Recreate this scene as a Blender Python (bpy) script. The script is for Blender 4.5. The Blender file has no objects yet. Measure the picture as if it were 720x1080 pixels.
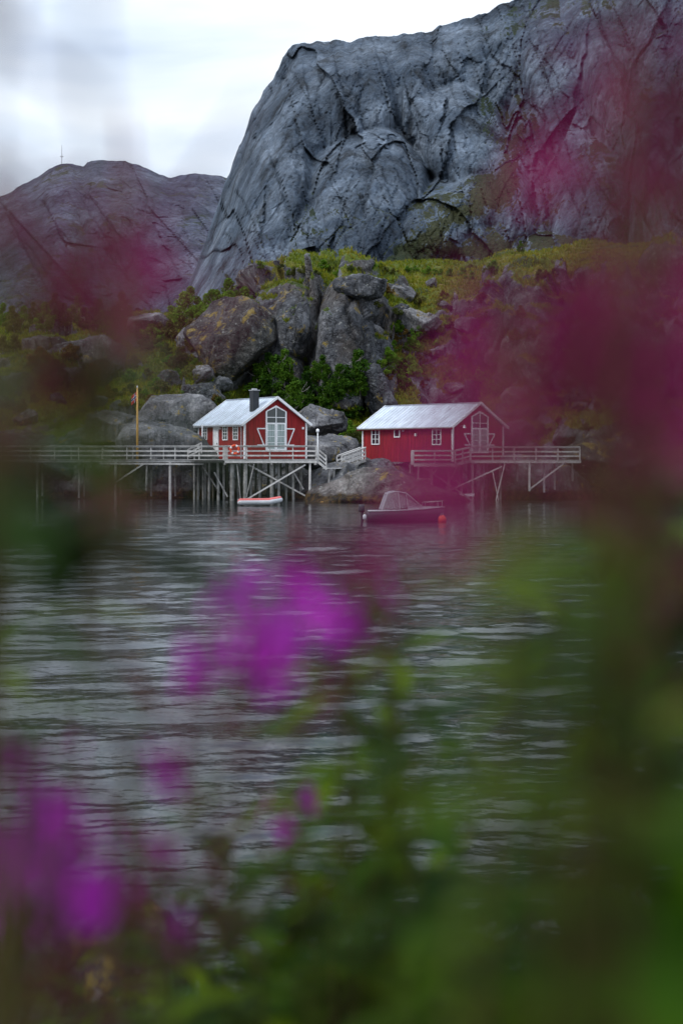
import bpy, math, random
import numpy as np
from mathutils import Vector, Matrix
from mathutils.bvhtree import BVHTree

random.seed(7); RNG = np.random.default_rng(7)
R = math.radians
scene = bpy.context.scene
COL = scene.collection
F = 1500.0; HZ = 477.0; CAMZ = 4.0          # focal length in pixels of the 720x1080 photograph, horizon row, eye height

def W(px, py, Y):
    """world point seen at photo pixel (px, py) at depth Y"""
    return ((px-360)/F*Y, Y, CAMZ+(HZ-py)/F*Y)

# ------------------------------------------------------------------ object helpers
def tag(o, label=None, cat=None, group=None, kind=None):
    if label: o['label'] = label
    if cat: o['category'] = cat
    if group: o['group'] = group
    if kind: o['kind'] = kind
    return o

def empty(name, loc=(0,0,0), rz=0.0):
    o = bpy.data.objects.new(name, None); COL.objects.link(o)
    o.location = loc; o.rotation_euler = (0,0,rz); o.empty_display_size = .2
    return o

def np_mesh(name, V, Fq, mat, parent=None, smooth=True, attrs=None):
    """V (n,3) float, Fq (m,k) int of equal sized faces"""
    me = bpy.data.meshes.new(name)
    V = np.ascontiguousarray(V, dtype=np.float32); Fq = np.ascontiguousarray(Fq, dtype=np.int32)
    k = Fq.shape[1]
    me.vertices.add(len(V)); me.vertices.foreach_set('co', V.ravel())
    me.loops.add(Fq.size); me.loops.foreach_set('vertex_index', Fq.ravel())
    me.polygons.add(len(Fq))
    me.polygons.foreach_set('loop_start', np.arange(0, Fq.size, k, dtype=np.int32))
    me.polygons.foreach_set('loop_total', np.full(len(Fq), k, dtype=np.int32))
    me.polygons.foreach_set('use_smooth', np.full(len(Fq), smooth))
    for an, av in (attrs or {}).items():
        a = me.attributes.new(an, 'FLOAT', 'POINT'); a.data.foreach_set('value', np.ascontiguousarray(av, dtype=np.float32))
    me.update(calc_edges=True); me.validate()
    me.materials.append(mat)
    o = bpy.data.objects.new(name, me); COL.objects.link(o); o.parent = parent
    return o

def grid_faces(nr, nc):
    i = np.arange(nr-1)[:,None]*nc + np.arange(nc-1)[None,:]
    i = i.ravel()
    return np.stack([i, i+1, i+nc+1, i+nc], 1)

class MB:
    def __init__(s): s.v = []; s.f = []
    def add(s, vs, fs):
        b = len(s.v); s.v += [tuple(v) for v in vs]; s.f += [tuple(b+i for i in f) for f in fs]; return s
    def box(s, x0, x1, y0, y1, z0, z1):
        return s.add([(x0,y0,z0),(x1,y0,z0),(x1,y1,z0),(x0,y1,z0),(x0,y0,z1),(x1,y0,z1),(x1,y1,z1),(x0,y1,z1)],
                     [(3,2,1,0),(4,5,6,7),(0,1,5,4),(1,2,6,5),(2,3,7,6),(3,0,4,7)])
    def bar(s, p, q, w, h, up=(0,0,1)):
        p = Vector(p); q = Vector(q); d = (q-p).normalized(); u = Vector(up)
        if abs(d.dot(u)) > .95: u = Vector((0,1,0))
        a = d.cross(u).normalized()*w/2; b = a.cross(d).normalized()*h/2
        vs = [p-a-b, p+a-b, p+a+b, p-a+b, q-a-b, q+a-b, q+a+b, q-a+b]
        return s.add(vs, [(0,1,2,3),(7,6,5,4),(0,4,5,1),(1,5,6,2),(2,6,7,3),(3,7,4,0)])
    def tube(s, pts, rs, n=8, cap=True):
        pts = [Vector(p) for p in pts]
        if not hasattr(rs, '__len__'): rs = [rs]*len(pts)
        vs = []; ref = Vector((0,0,1))
        for i, p in enumerate(pts):
            d = (pts[min(i+1,len(pts)-1)]-pts[max(i-1,0)]).normalized()
            r_ = ref if abs(d.dot(ref)) < .95 else Vector((0,1,0))
            a = d.cross(r_).normalized(); b = d.cross(a)
            for k in range(n):
                t = 2*math.pi*k/n; vs.append(p+(a*math.cos(t)+b*math.sin(t))*rs[i])
        fs = []
        for i in range(len(pts)-1):
            for k in range(n):
                k2 = (k+1)%n; fs.append((i*n+k, i*n+k2, (i+1)*n+k2, (i+1)*n+k))
        if cap:
            fs.append(tuple(range(n))); fs.append(tuple((len(pts)-1)*n+k for k in reversed(range(n))))
        return s.add(vs, fs)
    def prism(s, poly, axis, d0, d1):
        """poly in the two other axes (x,z for axis y; y,z for axis x; x,y for axis z)"""
        def P(a, b, d): return (a,d,b) if axis == 'y' else ((d,a,b) if axis == 'x' else (a,b,d))
        n = len(poly)
        vs = [P(a,b,d0) for a,b in poly]+[P(a,b,d1) for a,b in poly]
        fs = [tuple(range(n)), tuple(reversed(range(n,2*n)))]+[(i,(i+1)%n,n+(i+1)%n,n+i) for i in range(n)]
        return s.add(vs, fs)
    def loft(s, rings, closed=True, caps=True):
        n = len(rings[0]); vs = [v for r_ in rings for v in r_]; fs = []
        for i in range(len(rings)-1):
            for k in range(n if closed else n-1):
                k2 = (k+1)%n; fs.append((i*n+k, i*n+k2, (i+1)*n+k2, (i+1)*n+k))
        if caps:
            fs.append(tuple(reversed(range(n)))); fs.append(tuple((len(rings)-1)*n+k for k in range(n)))
        return s.add(vs, fs)
    def build(s, name, mat, parent=None, smooth=False, bevel=0):
        me = bpy.data.meshes.new(name); me.from_pydata(s.v, [], s.f); me.update()
        import bmesh
        bm = bmesh.new(); bm.from_mesh(me); bmesh.ops.recalc_face_normals(bm, faces=bm.faces); bm.to_mesh(me); bm.free()
        if smooth: me.polygons.foreach_set('use_smooth', [True]*len(me.polygons))
        me.materials.append(mat)
        o = bpy.data.objects.new(name, me); COL.objects.link(o); o.parent = parent
        if bevel:
            m = o.modifiers.new('bevel', 'BEVEL'); m.width = bevel; m.segments = 2
        return o

def copy_tree(o, parent=None):
    kids = [c for c in bpy.data.objects if c.parent == o]
    c = o.copy(); COL.objects.link(c); c.parent = parent
    for k in kids: copy_tree(k, c)
    return c

# ------------------------------------------------------------------ noise in numpy
_pr = np.random.default_rng(11)
PERM = _pr.permutation(512).astype(np.int64)
PERM = np.concatenate([PERM, PERM, PERM])
GRAD = _pr.normal(size=(512,3)); GRAD /= np.linalg.norm(GRAD, axis=1)[:,None]
RND = _pr.random((512,6))
def _h(i, j, k): return PERM[(PERM[(PERM[i & 511]+j) & 511]+k) & 511]
def perlin(p):
    p = np.asarray(p, float); i = np.floor(p).astype(np.int64); f = p-i
    u = f*f*f*(f*(f*6-15)+10); r = 0
    for dx in (0,1):
        for dy in (0,1):
            for dz in (0,1):
                g = GRAD[_h(i[:,0]+dx, i[:,1]+dy, i[:,2]+dz)]
                d = (g*(f-np.array([dx,dy,dz]))).sum(1)
                wx = u[:,0] if dx else 1-u[:,0]; wy = u[:,1] if dy else 1-u[:,1]; wz = u[:,2] if dz else 1-u[:,2]
                r = r+d*wx*wy*wz
    return r*1.6
def fbm(p, o=4, lac=2.03, g=.5):
    r = 0; a = 1; s = 0
    for k in range(o):
        r = r+a*perlin(p+k*17.3); s += a; a *= g; p = p*lac
    return r/s
def ridged(p, o=4, lac=2.1, g=.5):
    r = 0; a = 1; s = 0
    for k in range(o):
        r = r+a*(1-np.abs(perlin(p+k*13.7))*2); s += a; a *= g; p = p*lac
    return r/s
def blocks(p, tilt=.6):
    """faceted blocks: nearest random cell, a random tilted plane in each; also the distance to the cell border"""
    i = np.floor(p).astype(np.int64); best = np.full(len(p), 9.); sec = np.full(len(p), 9.); val = np.zeros(len(p))
    for dx in (-1,0,1):
        for dy in (-1,0,1):
            for dz in (-1,0,1):
                q = i+np.array([dx,dy,dz]); h = _h(q[:,0], q[:,1], q[:,2]); rr = RND[h]
                c = q+rr[:,:3]; d = p-c; dd = (d*d).sum(1)
                v = rr[:,3]-.5+tilt*((rr[:,4]-.5)*d[:,0]+(rr[:,5]-.5)*d[:,1]+(rr[:,3]*7%1-.5)*d[:,2])*2
                m = dd < best
                sec = np.where(m, best, np.minimum(sec, dd)); val = np.where(m, v, val); best = np.where(m, dd, best)
    return val, np.sqrt(sec)-np.sqrt(best)
def sstep(a, b, x):
    t = np.clip((x-a)/(b-a), 0, 1); return t*t*(3-2*t)

# ------------------------------------------------------------------ materials
def new_mat(name):
    m = bpy.data.materials.new(name); m.use_nodes = True; nt = m.node_tree; nt.nodes.clear()
    out = nt.nodes.new('ShaderNodeOutputMaterial'); b = nt.nodes.new('ShaderNodeBsdfPrincipled')
    nt.links.new(b.outputs[0], out.inputs[0])
    return m, nt, b, out
class N:
    """tiny node helper"""
    def __init__(s, nt): s.nt = nt
    def n(s, t, **k):
        o = s.nt.nodes.new(t)
        for a, b in k.items(): setattr(o, a, b)
        return o
    def l(s, a, b): s.nt.links.new(a, b)
    def geo(s): return s.n('ShaderNodeNewGeometry')
    def mapping(s, vec, scale=(1,1,1), rot=(0,0,0)):
        m = s.n('ShaderNodeMapping'); s.l(vec, m.inputs[0]); m.inputs['Scale'].default_value = scale; m.inputs['Rotation'].default_value = rot
        return m.outputs[0]
    def noise(s, vec, scale, detail=5, rough=.55, dist=0, out=0):
        t = s.n('ShaderNodeTexNoise'); s.l(vec, t.inputs['Vector']); t.inputs['Scale'].default_value = scale
        t.inputs['Detail'].default_value = detail; t.inputs['Roughness'].default_value = rough; t.inputs['Distortion'].default_value = dist
        return t.outputs[out]
    def ramp(s, fac, stops):
        r = s.n('ShaderNodeValToRGB'); s.l(fac, r.inputs[0]); e = r.color_ramp.elements
        while len(e) > 1: e.remove(e[-1])
        for i, (p, c) in enumerate(stops):
            el = e[0] if i == 0 else e.new(p)
            el.position = p; el.color = (c,c,c,1) if not hasattr(c, '__len__') else (*c,1)
        return r.outputs[0]
    def mix(s, fac, a, b, mode='MIX'):
        m = s.n('ShaderNodeMix', data_type='RGBA', blend_type=mode)
        for sock, v in ((m.inputs[0], fac), (m.inputs[6], a), (m.inputs[7], b)):
            if hasattr(v, 'links'): s.l(v, sock)
            elif hasattr(v, '__len__'): sock.default_value = (*v,1)
            else: sock.default_value = v
        return m.outputs[2]
    def math(s, op, a, b=0.):
        m = s.n('ShaderNodeMath', operation=op)
        for sock, v in ((m.inputs[0], a), (m.inputs[1], b)):
            if hasattr(v, 'links'): s.l(v, sock)
            else: sock.default_value = v
        return m.outputs[0]
    def bump(s, h, strength, dist, normal=None):
        b = s.n('ShaderNodeBump'); b.inputs['Strength'].default_value = strength; b.inputs['Distance'].default_value = dist
        s.l(h, b.inputs['Height'])
        if normal is not None: s.l(normal, b.inputs['Normal'])
        return b.outputs[0]

def rock_mat(name, c_dark, c_mid, c_light, scale=1.0, streak=.5, lichen=.0, tide=False, grass=False, bump=1.0, warm=None, crack=.6, bdist=.55, warmk=.8, cstretch=.45, cwarp=2.0,
             grasscols=((.03,.055,.006),(.11,.145,.010),(.19,.15,.022))):
    m, nt, b, out = new_mat(name); n = N(nt); g = n.geo(); P = g.outputs['Position']
    s = scale
    n1 = n.noise(P, .35*s, 9, .62, .3)
    col = n.ramp(n1, [(.30,c_dark),(.48,c_mid),(.66,c_light)])
    sp = n.noise(P, 6*s, 6, .7)
    col = n.mix(.55, col, n.ramp(sp, [(.3,.35),(.5,.8),(.7,1.25)]), 'MULTIPLY')
    if streak:
        st = n.noise(n.mapping(P, (1,1,.12)), .9*s, 6, .65, .4)
        col = n.mix(streak, col, n.ramp(st, [(.36,.28),(.47,.9),(.56,1.),(.70,1.5)]), 'MULTIPLY')
    st2 = n.noise(n.mapping(P, (1,1,.10), (0,.12,0)), 4.2*s, 5, .7, .2)
    col = n.mix(.7, col, n.ramp(st2, [(.32,.45),(.5,.95),(.68,1.4)]), 'MULTIPLY')
    if warm is not None:
        wn = n.noise(P, .22*s, 5, .6)
        col = n.mix(n.ramp(wn, [(.48,0.),(.62,warmk)]), col, warm)
    vo = n.n('ShaderNodeTexVoronoi', feature='DISTANCE_TO_EDGE'); vo.inputs['Scale'].default_value = .55*s
    dn = n.noise(P, 1.1*s, 3, .6, 0, 1)
    add = n.n('ShaderNodeVectorMath', operation='ADD'); n.l(n.mapping(P, (1,1,cstretch), (.3,.25,.2)), add.inputs[0])
    sc = n.n('ShaderNodeVectorMath', operation='SCALE'); n.l(dn, sc.inputs[0]); sc.inputs['Scale'].default_value = cwarp/s
    n.l(sc.outputs[0], add.inputs[1]); n.l(add.outputs[0], vo.inputs['Vector'])
    cr = n.ramp(vo.outputs['Distance'], [(0.,0.),(.035,.75),(.09,1.)])
    col = n.mix(crack, col, n.ramp(vo.outputs['Distance'], [(0.,.25),(.03,.8),(.07,1.)]), 'MULTIPLY')
    if lichen:
        ln = n.noise(P, .8*s, 7, .7, .5)
        col = n.mix(n.ramp(ln, [(.60-.06*lichen,0.),(.66-.04*lichen,.9)]), col, n.mix(n.noise(P, 5*s, 3), (.20,.13,.02),(.28,.21,.05)))
        l2 = n.noise(n.mapping(P,(1,1,1),(1,0,0)), 2.2*s, 6, .7)
        col = n.mix(n.ramp(l2, [(.58,0.),(.66,.55)]), col, (.34,.34,.32))
    h1 = n.noise(P, 1.6*s, 10, .68, .2)
    hh = n.math('ADD', n.math('ADD', n.math('MULTIPLY', h1, 1.0), n.math('MULTIPLY', cr, .25)), n.math('MULTIPLY', st2, .30))
    nrm = n.bump(hh, min(1., bump), bdist/s*bump)
    rough = .85
    if tide:
        sx = n.n('ShaderNodeSeparateXYZ'); n.l(P, sx.inputs[0])
        zz = n.math('ADD', sx.outputs[2], n.math('MULTIPLY', n.noise(P, .7, 5, .6), -.9))
        tm = n.ramp(n.math('ADD', n.math('MULTIPLY', zz, .5), .5), [(.52,1.),(.66,0.)])
        wet = n.mix(n.ramp(n.noise(P, 2.2, 5), [(.42,0.),(.62,1.)]), (.012,.011,.009), (.075,.045,.012))
        col = n.mix(tm, col, wet)
    if grass:
        at = n.n('ShaderNodeAttribute', attribute_name='grass').outputs['Fac']
        e = n.noise(P, 1.3*s, 7, .7)
        k = n.math('ADD', at, n.math('MULTIPLY', n.math('SUBTRACT', e, .5), 1.3))
        gm = n.ramp(k, [(.46,0.),(.54,1.)])
        gn = n.noise(P, .18*s, 6, .65); gf = n.noise(P, 9*s, 4, .7)
        gc = n.ramp(gn, [(.34,grasscols[0]),(.5,grasscols[1]),(.66,grasscols[2])])
        gc = n.mix(.8, gc, n.ramp(gf, [(.3,.3),(.5,.85),(.72,1.6)]), 'MULTIPLY')
        col = n.mix(gm, col, gc)
        gb = n.bump(n.noise(P, 5*s, 6, .75), .9, .5/s)
        mn = n.n('ShaderNodeMix', data_type='VECTOR'); n.l(gm, mn.inputs[0]); n.l(nrm, mn.inputs[4]); n.l(gb, mn.inputs[5]); nrm = mn.outputs[1]
    n.l(col, b.inputs['Base Color']); n.l(nrm, b.inputs['Normal'])
    b.inputs['Roughness'].default_value = rough; b.inputs['Specular IOR Level'].default_value = .25
    return m

def plain(name, col, rough=.6, metal=0., var=.25, vscale=3., bump=0., bscale=20., spec=.4, stretch=(1,1,1)):
    m, nt, b, out = new_mat(name); n = N(nt); tc = n.n('ShaderNodeTexCoord'); P = tc.outputs['Object']
    f = n.noise(n.mapping(P, stretch), vscale, 6, .65)
    c = n.mix(1., col, n.ramp(f, [(.3,1-var),(.5,1.),(.7,1+var)]), 'MULTIPLY')
    n.l(c, b.inputs['Base Color']); b.inputs['Roughness'].default_value = rough; b.inputs['Metallic'].default_value = metal
    b.inputs['Specular IOR Level'].default_value = spec
    if bump: n.l(n.bump(n.noise(P, bscale, 5, .6), bump, .02), b.inputs['Normal'])
    return m

def leaf_mat(name, c0, c1, c2, vscale=1.2, trans=.3, island=True):
    m, nt, b, out = new_mat(name); n = N(nt); g = n.geo()
    f = n.noise(g.outputs['Position'], vscale, 4, .6)
    oi = n.n('ShaderNodeObjectInfo')
    src = n.math('ADD', n.math('MULTIPLY', f, .6), n.math('ADD', n.math('MULTIPLY', oi.outputs['Random'], .2), n.math('MULTIPLY', g.outputs['Random Per Island'] if island else f, .25)))
    c = n.ramp(src, [(.32,c0),(.5,c1),(.70,c2)])
    n.l(c, b.inputs['Base Color']); b.inputs['Roughness'].default_value = .6; b.inputs['Specular IOR Level'].default_value = .06
    tr = n.n('ShaderNodeBsdfTranslucent'); n.l(c, tr.inputs[0])
    mx = n.n('ShaderNodeMixShader'); mx.inputs[0].default_value = trans
    n.l(b.outputs[0], mx.inputs[1]); n.l(tr.outputs[0], mx.inputs[2]); n.l(mx.outputs[0], out.inputs[0])
    return m

M = {}
M['cliff'] = rock_mat('cliff_rock', (.016,.026,.043), (.064,.088,.122), (.18,.22,.275), .09, 1., 0, grass=True, bump=1., crack=.12, bdist=.34, cstretch=.2, cwarp=.6,
                      grasscols=((.010,.022,.006),(.022,.038,.010),(.05,.055,.02)))
M['mountain'] = rock_mat('mountain_rock', (.036,.040,.066), (.078,.086,.13), (.15,.165,.22), .06, .8, 0, grass=True, bump=1., crack=.25, cstretch=.4, cwarp=.7,
                         grasscols=((.025,.035,.02),(.045,.055,.03),(.07,.07,.045)))
M['hill'] = rock_mat('hillside_rock', (.026,.028,.032), (.085,.088,.098), (.22,.225,.24), .7, .8, .12, tide=True, grass=True, bump=1., warm=(.10,.075,.055), warmk=.45)
M['boulder'] = rock_mat('boulder_rock', (.045,.045,.05), (.12,.118,.125), (.27,.265,.27), 1.0, .4, .15, tide=True, bump=.8, crack=.3)
M['slab'] = rock_mat('brown_slab_rock', (.045,.038,.036), (.115,.10,.095), (.25,.225,.215), 1.0, .4, .15, tide=True, bump=.9, crack=.35)
M['dark_boulder'] = rock_mat('dark_boulder_rock', (.022,.021,.02), (.06,.057,.053), (.13,.125,.115), .9, .55, .9, bump=1., crack=.5)
M['outcrop'] = rock_mat('outcrop_rock', (.026,.028,.033), (.08,.083,.092), (.19,.195,.21), .8, .75, .1, bump=1., crack=.6)
M['near_rock'] = rock_mat('shore_rock', (.02,.018,.02), (.05,.045,.045), (.10,.09,.085), 5., .2, .9, bump=.6)

def red_paint():
    m, nt, b, out = new_mat('red_board_paint'); n = N(nt); tc = n.n('ShaderNodeTexCoord'); P = tc.outputs['Object']
    f = n.noise(n.mapping(P, (1,1,.12)), 6, 6, .65)
    g = n.geo()
    c = n.mix(1., (.25,.012,.014), n.ramp(f, [(.3,.6),(.5,1.),(.7,1.25)]), 'MULTIPLY')
    c = n.mix(.6, c, n.ramp(g.outputs['Random Per Island'], [(0.,.72),(1.,1.22)]), 'MULTIPLY')
    n.l(c, b.inputs['Base Color']); b.inputs['Roughness'].default_value = .65; b.inputs['Specular IOR Level'].default_value = .3
    n.l(n.bump(f, .3, .01), b.inputs['Normal']); return m
M['red'] = red_paint()
M['white'] = plain('white_paint', (.78,.78,.78), .5, var=.12)
M['roof'] = plain('grey_metal_roof', (.44,.49,.55), .45, .0, .28, 1.3, spec=.5, stretch=(.25,1,1))
M['black'] = plain('black_metal', (.02,.022,.026), .5)
M['wood'] = plain('weathered_wood', (.34,.325,.31), .85, var=.45, vscale=2.5, bump=.4)
M['wood_pale'] = plain('pale_weathered_wood', (.52,.50,.48), .8, var=.3, vscale=2.5)
M['wood_dark'] = plain('dark_wood', (.13,.12,.10), .8, var=.5, vscale=2.5)  # rear trestle posts carry the deck's shade in this darker colour
M['piling'] = plain('tarred_piling', (.24,.23,.215), .85, var=.6, vscale=1.5, bump=.4)
M['curtain'] = plain('pale_curtain', (.42,.50,.48), .8, var=.2, vscale=1.)
M['trunk'] = plain('birch_bark', (.22,.20,.18), .85, var=.5, vscale=6)
M['rubber_red'] = plain('faded_red_rubber', (.55,.10,.09), .5, var=.15)
M['rubber_grey'] = plain('pale_grey_rubber', (.55,.56,.58), .5, var=.15)
M['hull'] = plain('boat_hull', (.07,.065,.08), .3, var=.1)
M['boat_white'] = plain('boat_gelcoat', (.42,.42,.44), .3, var=.06)
M['canvas'] = plain('boat_canvas', (.22,.22,.25), .7, var=.2)
M['orange'] = plain('orange_plastic', (.85,.09,.025), .4, var=.05)
M['pole'] = plain('varnished_pole', (.66,.38,.10), .5, var=.2)
M['flag_red'] = plain('flag_red_cloth', (.5,.03,.04), .8)
M['flag_white'] = plain('flag_white_cloth', (.7,.7,.7), .8)
M['flag_blue'] = plain('flag_blue_cloth', (.02,.03,.16), .8)
M['rope'] = plain('ochre_rope', (.42,.22,.05), .8)
M['steel'] = plain('galvanised_steel', (.45,.45,.46), .4, .6)
def glass_mat():
    m, nt, b, out = new_mat('window_glass'); n = N(nt)
    b.inputs['Base Color'].default_value = (.02,.028,.03,1); b.inputs['Roughness'].default_value = .06
    b.inputs['Specular IOR Level'].default_value = .8; return m
M['glass'] = glass_mat()
def clear_vinyl():
    m, nt, b, out = new_mat('clear_vinyl'); n = N(nt)
    g = n.n('ShaderNodeBsdfGlossy'); g.inputs['Roughness'].default_value = .15
    t = n.n('ShaderNodeBsdfTransparent'); t.inputs[0].default_value = (.6,.6,.64,1)
    mx = n.n('ShaderNodeMixShader'); mx.inputs[0].default_value = .3
    n.l(t.outputs[0], mx.inputs[1]); n.l(g.outputs[0], mx.inputs[2]); n.l(mx.outputs[0], out.inputs[0]); return m
M['vinyl'] = clear_vinyl()
M['leaf_dark'] = leaf_mat('dark_leaf', (.010,.030,.004), (.028,.075,.006), (.08,.15,.012), .5)
M['leaf_bright'] = leaf_mat('bright_leaf', (.03,.075,.007), (.08,.17,.012), (.16,.26,.02), .5)
M['leaf_olive'] = leaf_mat('olive_leaf', (.03,.045,.01), (.07,.085,.018), (.14,.13,.03), .5)
M['leaf_rust'] = leaf_mat('rust_heather', (.06,.04,.012), (.12,.08,.02), (.17,.10,.03), .5)
M['ground_grass'] = leaf_mat('hill_grass', (.04,.08,.006), (.14,.18,.010), (.24,.19,.022), .12)
M['fw_leaf'] = leaf_mat('fireweed_leaf', (.006,.026,.002), (.030,.080,.002), (.11,.17,.003), 6., .35)
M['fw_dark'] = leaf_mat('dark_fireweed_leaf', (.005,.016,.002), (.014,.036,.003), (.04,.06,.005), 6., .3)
M['fw_stem'] = plain('fireweed_stem', (.06,.05,.016), .7, var=.3, vscale=30, spec=.05)
M['fw_pod'] = plain('fireweed_pod', (.10,.012,.035), .7, var=.35, vscale=30, spec=.05)
M['fw_petal'] = leaf_mat('fireweed_petal', (.34,.012,.30), (.46,.022,.44), (.60,.05,.60), 9., .45)
M['fw_rose'] = leaf_mat('rose_fireweed_petal', (.12,.008,.040), (.20,.012,.072), (.29,.02,.12), 9., .4)
M['fw_bud'] = plain('fireweed_bud', (.13,.008,.06), .7, var=.3, vscale=40, spec=.05)
M['bank'] = plain('bank_soil', (.03,.03,.018), .95, var=.5, vscale=3, bump=.6)

# ------------------------------------------------------------------ world, sun, camera
SUN_EL, SUN_AZ = R(48), R(-118)      # azimuth from +Y, clockwise: the light comes from the left, a little behind the camera
world = bpy.data.worlds.new('World'); scene.world = world; world.use_nodes = True
nt = world.node_tree; n = N(nt); bg = nt.nodes['Background']
sky = n.n('ShaderNodeTexSky', sky_type='NISHITA'); sky.sun_disc = False; sky.sun_elevation = SUN_EL; sky.sun_rotation = SUN_AZ % (2*math.pi)
sky.air_density = 1.0; sky.dust_density = 2.0
tc = n.n('ShaderNodeTexCoord'); D = tc.outputs['Generated']
mp = n.mapping(D, (1,1,2.6))
c1 = n.noise(mp, 2.6, 6, .55, .4)
cover = n.ramp(n.noise(n.mapping(D,(1,1,2.),(.2,.5,.9)), 1.7, 4, .5), [(.30,.86),(.52,1.)])
cloud = n.ramp(c1, [(.34,(3.6,4.4,5.9)),(.46,(5.4,6.2,7.4)),(.60,(7.0,7.6,8.4))])
skyc = n.mix(cover, sky.outputs[0], cloud)
sz_ = n.n('ShaderNodeSeparateXYZ'); n.l(D, sz_.inputs[0])
skyc = n.mix(1., skyc, n.ramp(sz_.outputs[2], [(0.,.95),(.14,1.),(.36,1.3),(.75,2.1)]), 'MULTIPLY')     # an overcast sky is brightest overhead
n.l(skyc, bg.inputs[0]); bg.inputs[1].default_value = .088

sl = bpy.data.lights.new('sun', 'SUN'); sl.energy = 1.3; sl.angle = R(14); sl.color = (1.,.96,.90)
so = bpy.data.objects.new('sun', sl); COL.objects.link(so)
sd = Vector((math.cos(SUN_EL)*math.sin(SUN_AZ), math.cos(SUN_EL)*math.cos(SUN_AZ), math.sin(SUN_EL)))
so.rotation_euler = (-sd).to_track_quat('-Z', 'Y').to_euler(); so.location = (0,0,60)

cd = bpy.data.cameras.new('camera'); cam = bpy.data.objects.new('camera', cd); COL.objects.link(cam); scene.camera = cam
cam.location = (0,0,CAMZ); cam.rotation_euler = (R(90),0,0)
cd.sensor_fit = 'VERTICAL'; cd.sensor_height = 36; cd.sensor_width = 24; cd.lens = 50; cd.shift_y = -(540-HZ)/1080
cd.clip_start = .05; cd.clip_end = 8000
cd.dof.use_dof = True; cd.dof.focus_distance = 122; cd.dof.aperture_fstop = 2.8
scene.view_settings.view_transform = 'Standard'; scene.view_settings.look = 'None'; scene.view_settings.gamma = 1
scene.view_settings.exposure = 0.55
scene.cycles.use_denoising = True
scene.cycles.max_bounces = 6; scene.cycles.diffuse_bounces = 3; scene.cycles.glossy_bounces = 3; scene.cycles.transmission_bounces = 4
scene.cycles.transparent_max_bounces = 8

# ------------------------------------------------------------------ sheets laid out from profiles
def grid_normals(P):
    a = np.gradient(P, axis=1); b = np.gradient(P, axis=0)
    c = np.cross(a, b); c /= np.linalg.norm(c, axis=2)[:,:,None]+1e-9
    s = np.sign((c*np.array([0,-1,.7])).sum(2)); s[s == 0] = 1
    return c*s[:,:,None]

def smooth_axis(A, sig, axis):
    r_ = int(sig*3)+1; k = np.exp(-.5*(np.arange(-r_, r_+1)/sig)**2); k /= k.sum()
    pad = [(0,0)]*A.ndim; pad[axis] = (r_, r_)
    B = np.pad(A, pad, mode='edge')
    return np.apply_along_axis(lambda v: np.convolve(v, k, 'valid'), axis, B)

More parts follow.
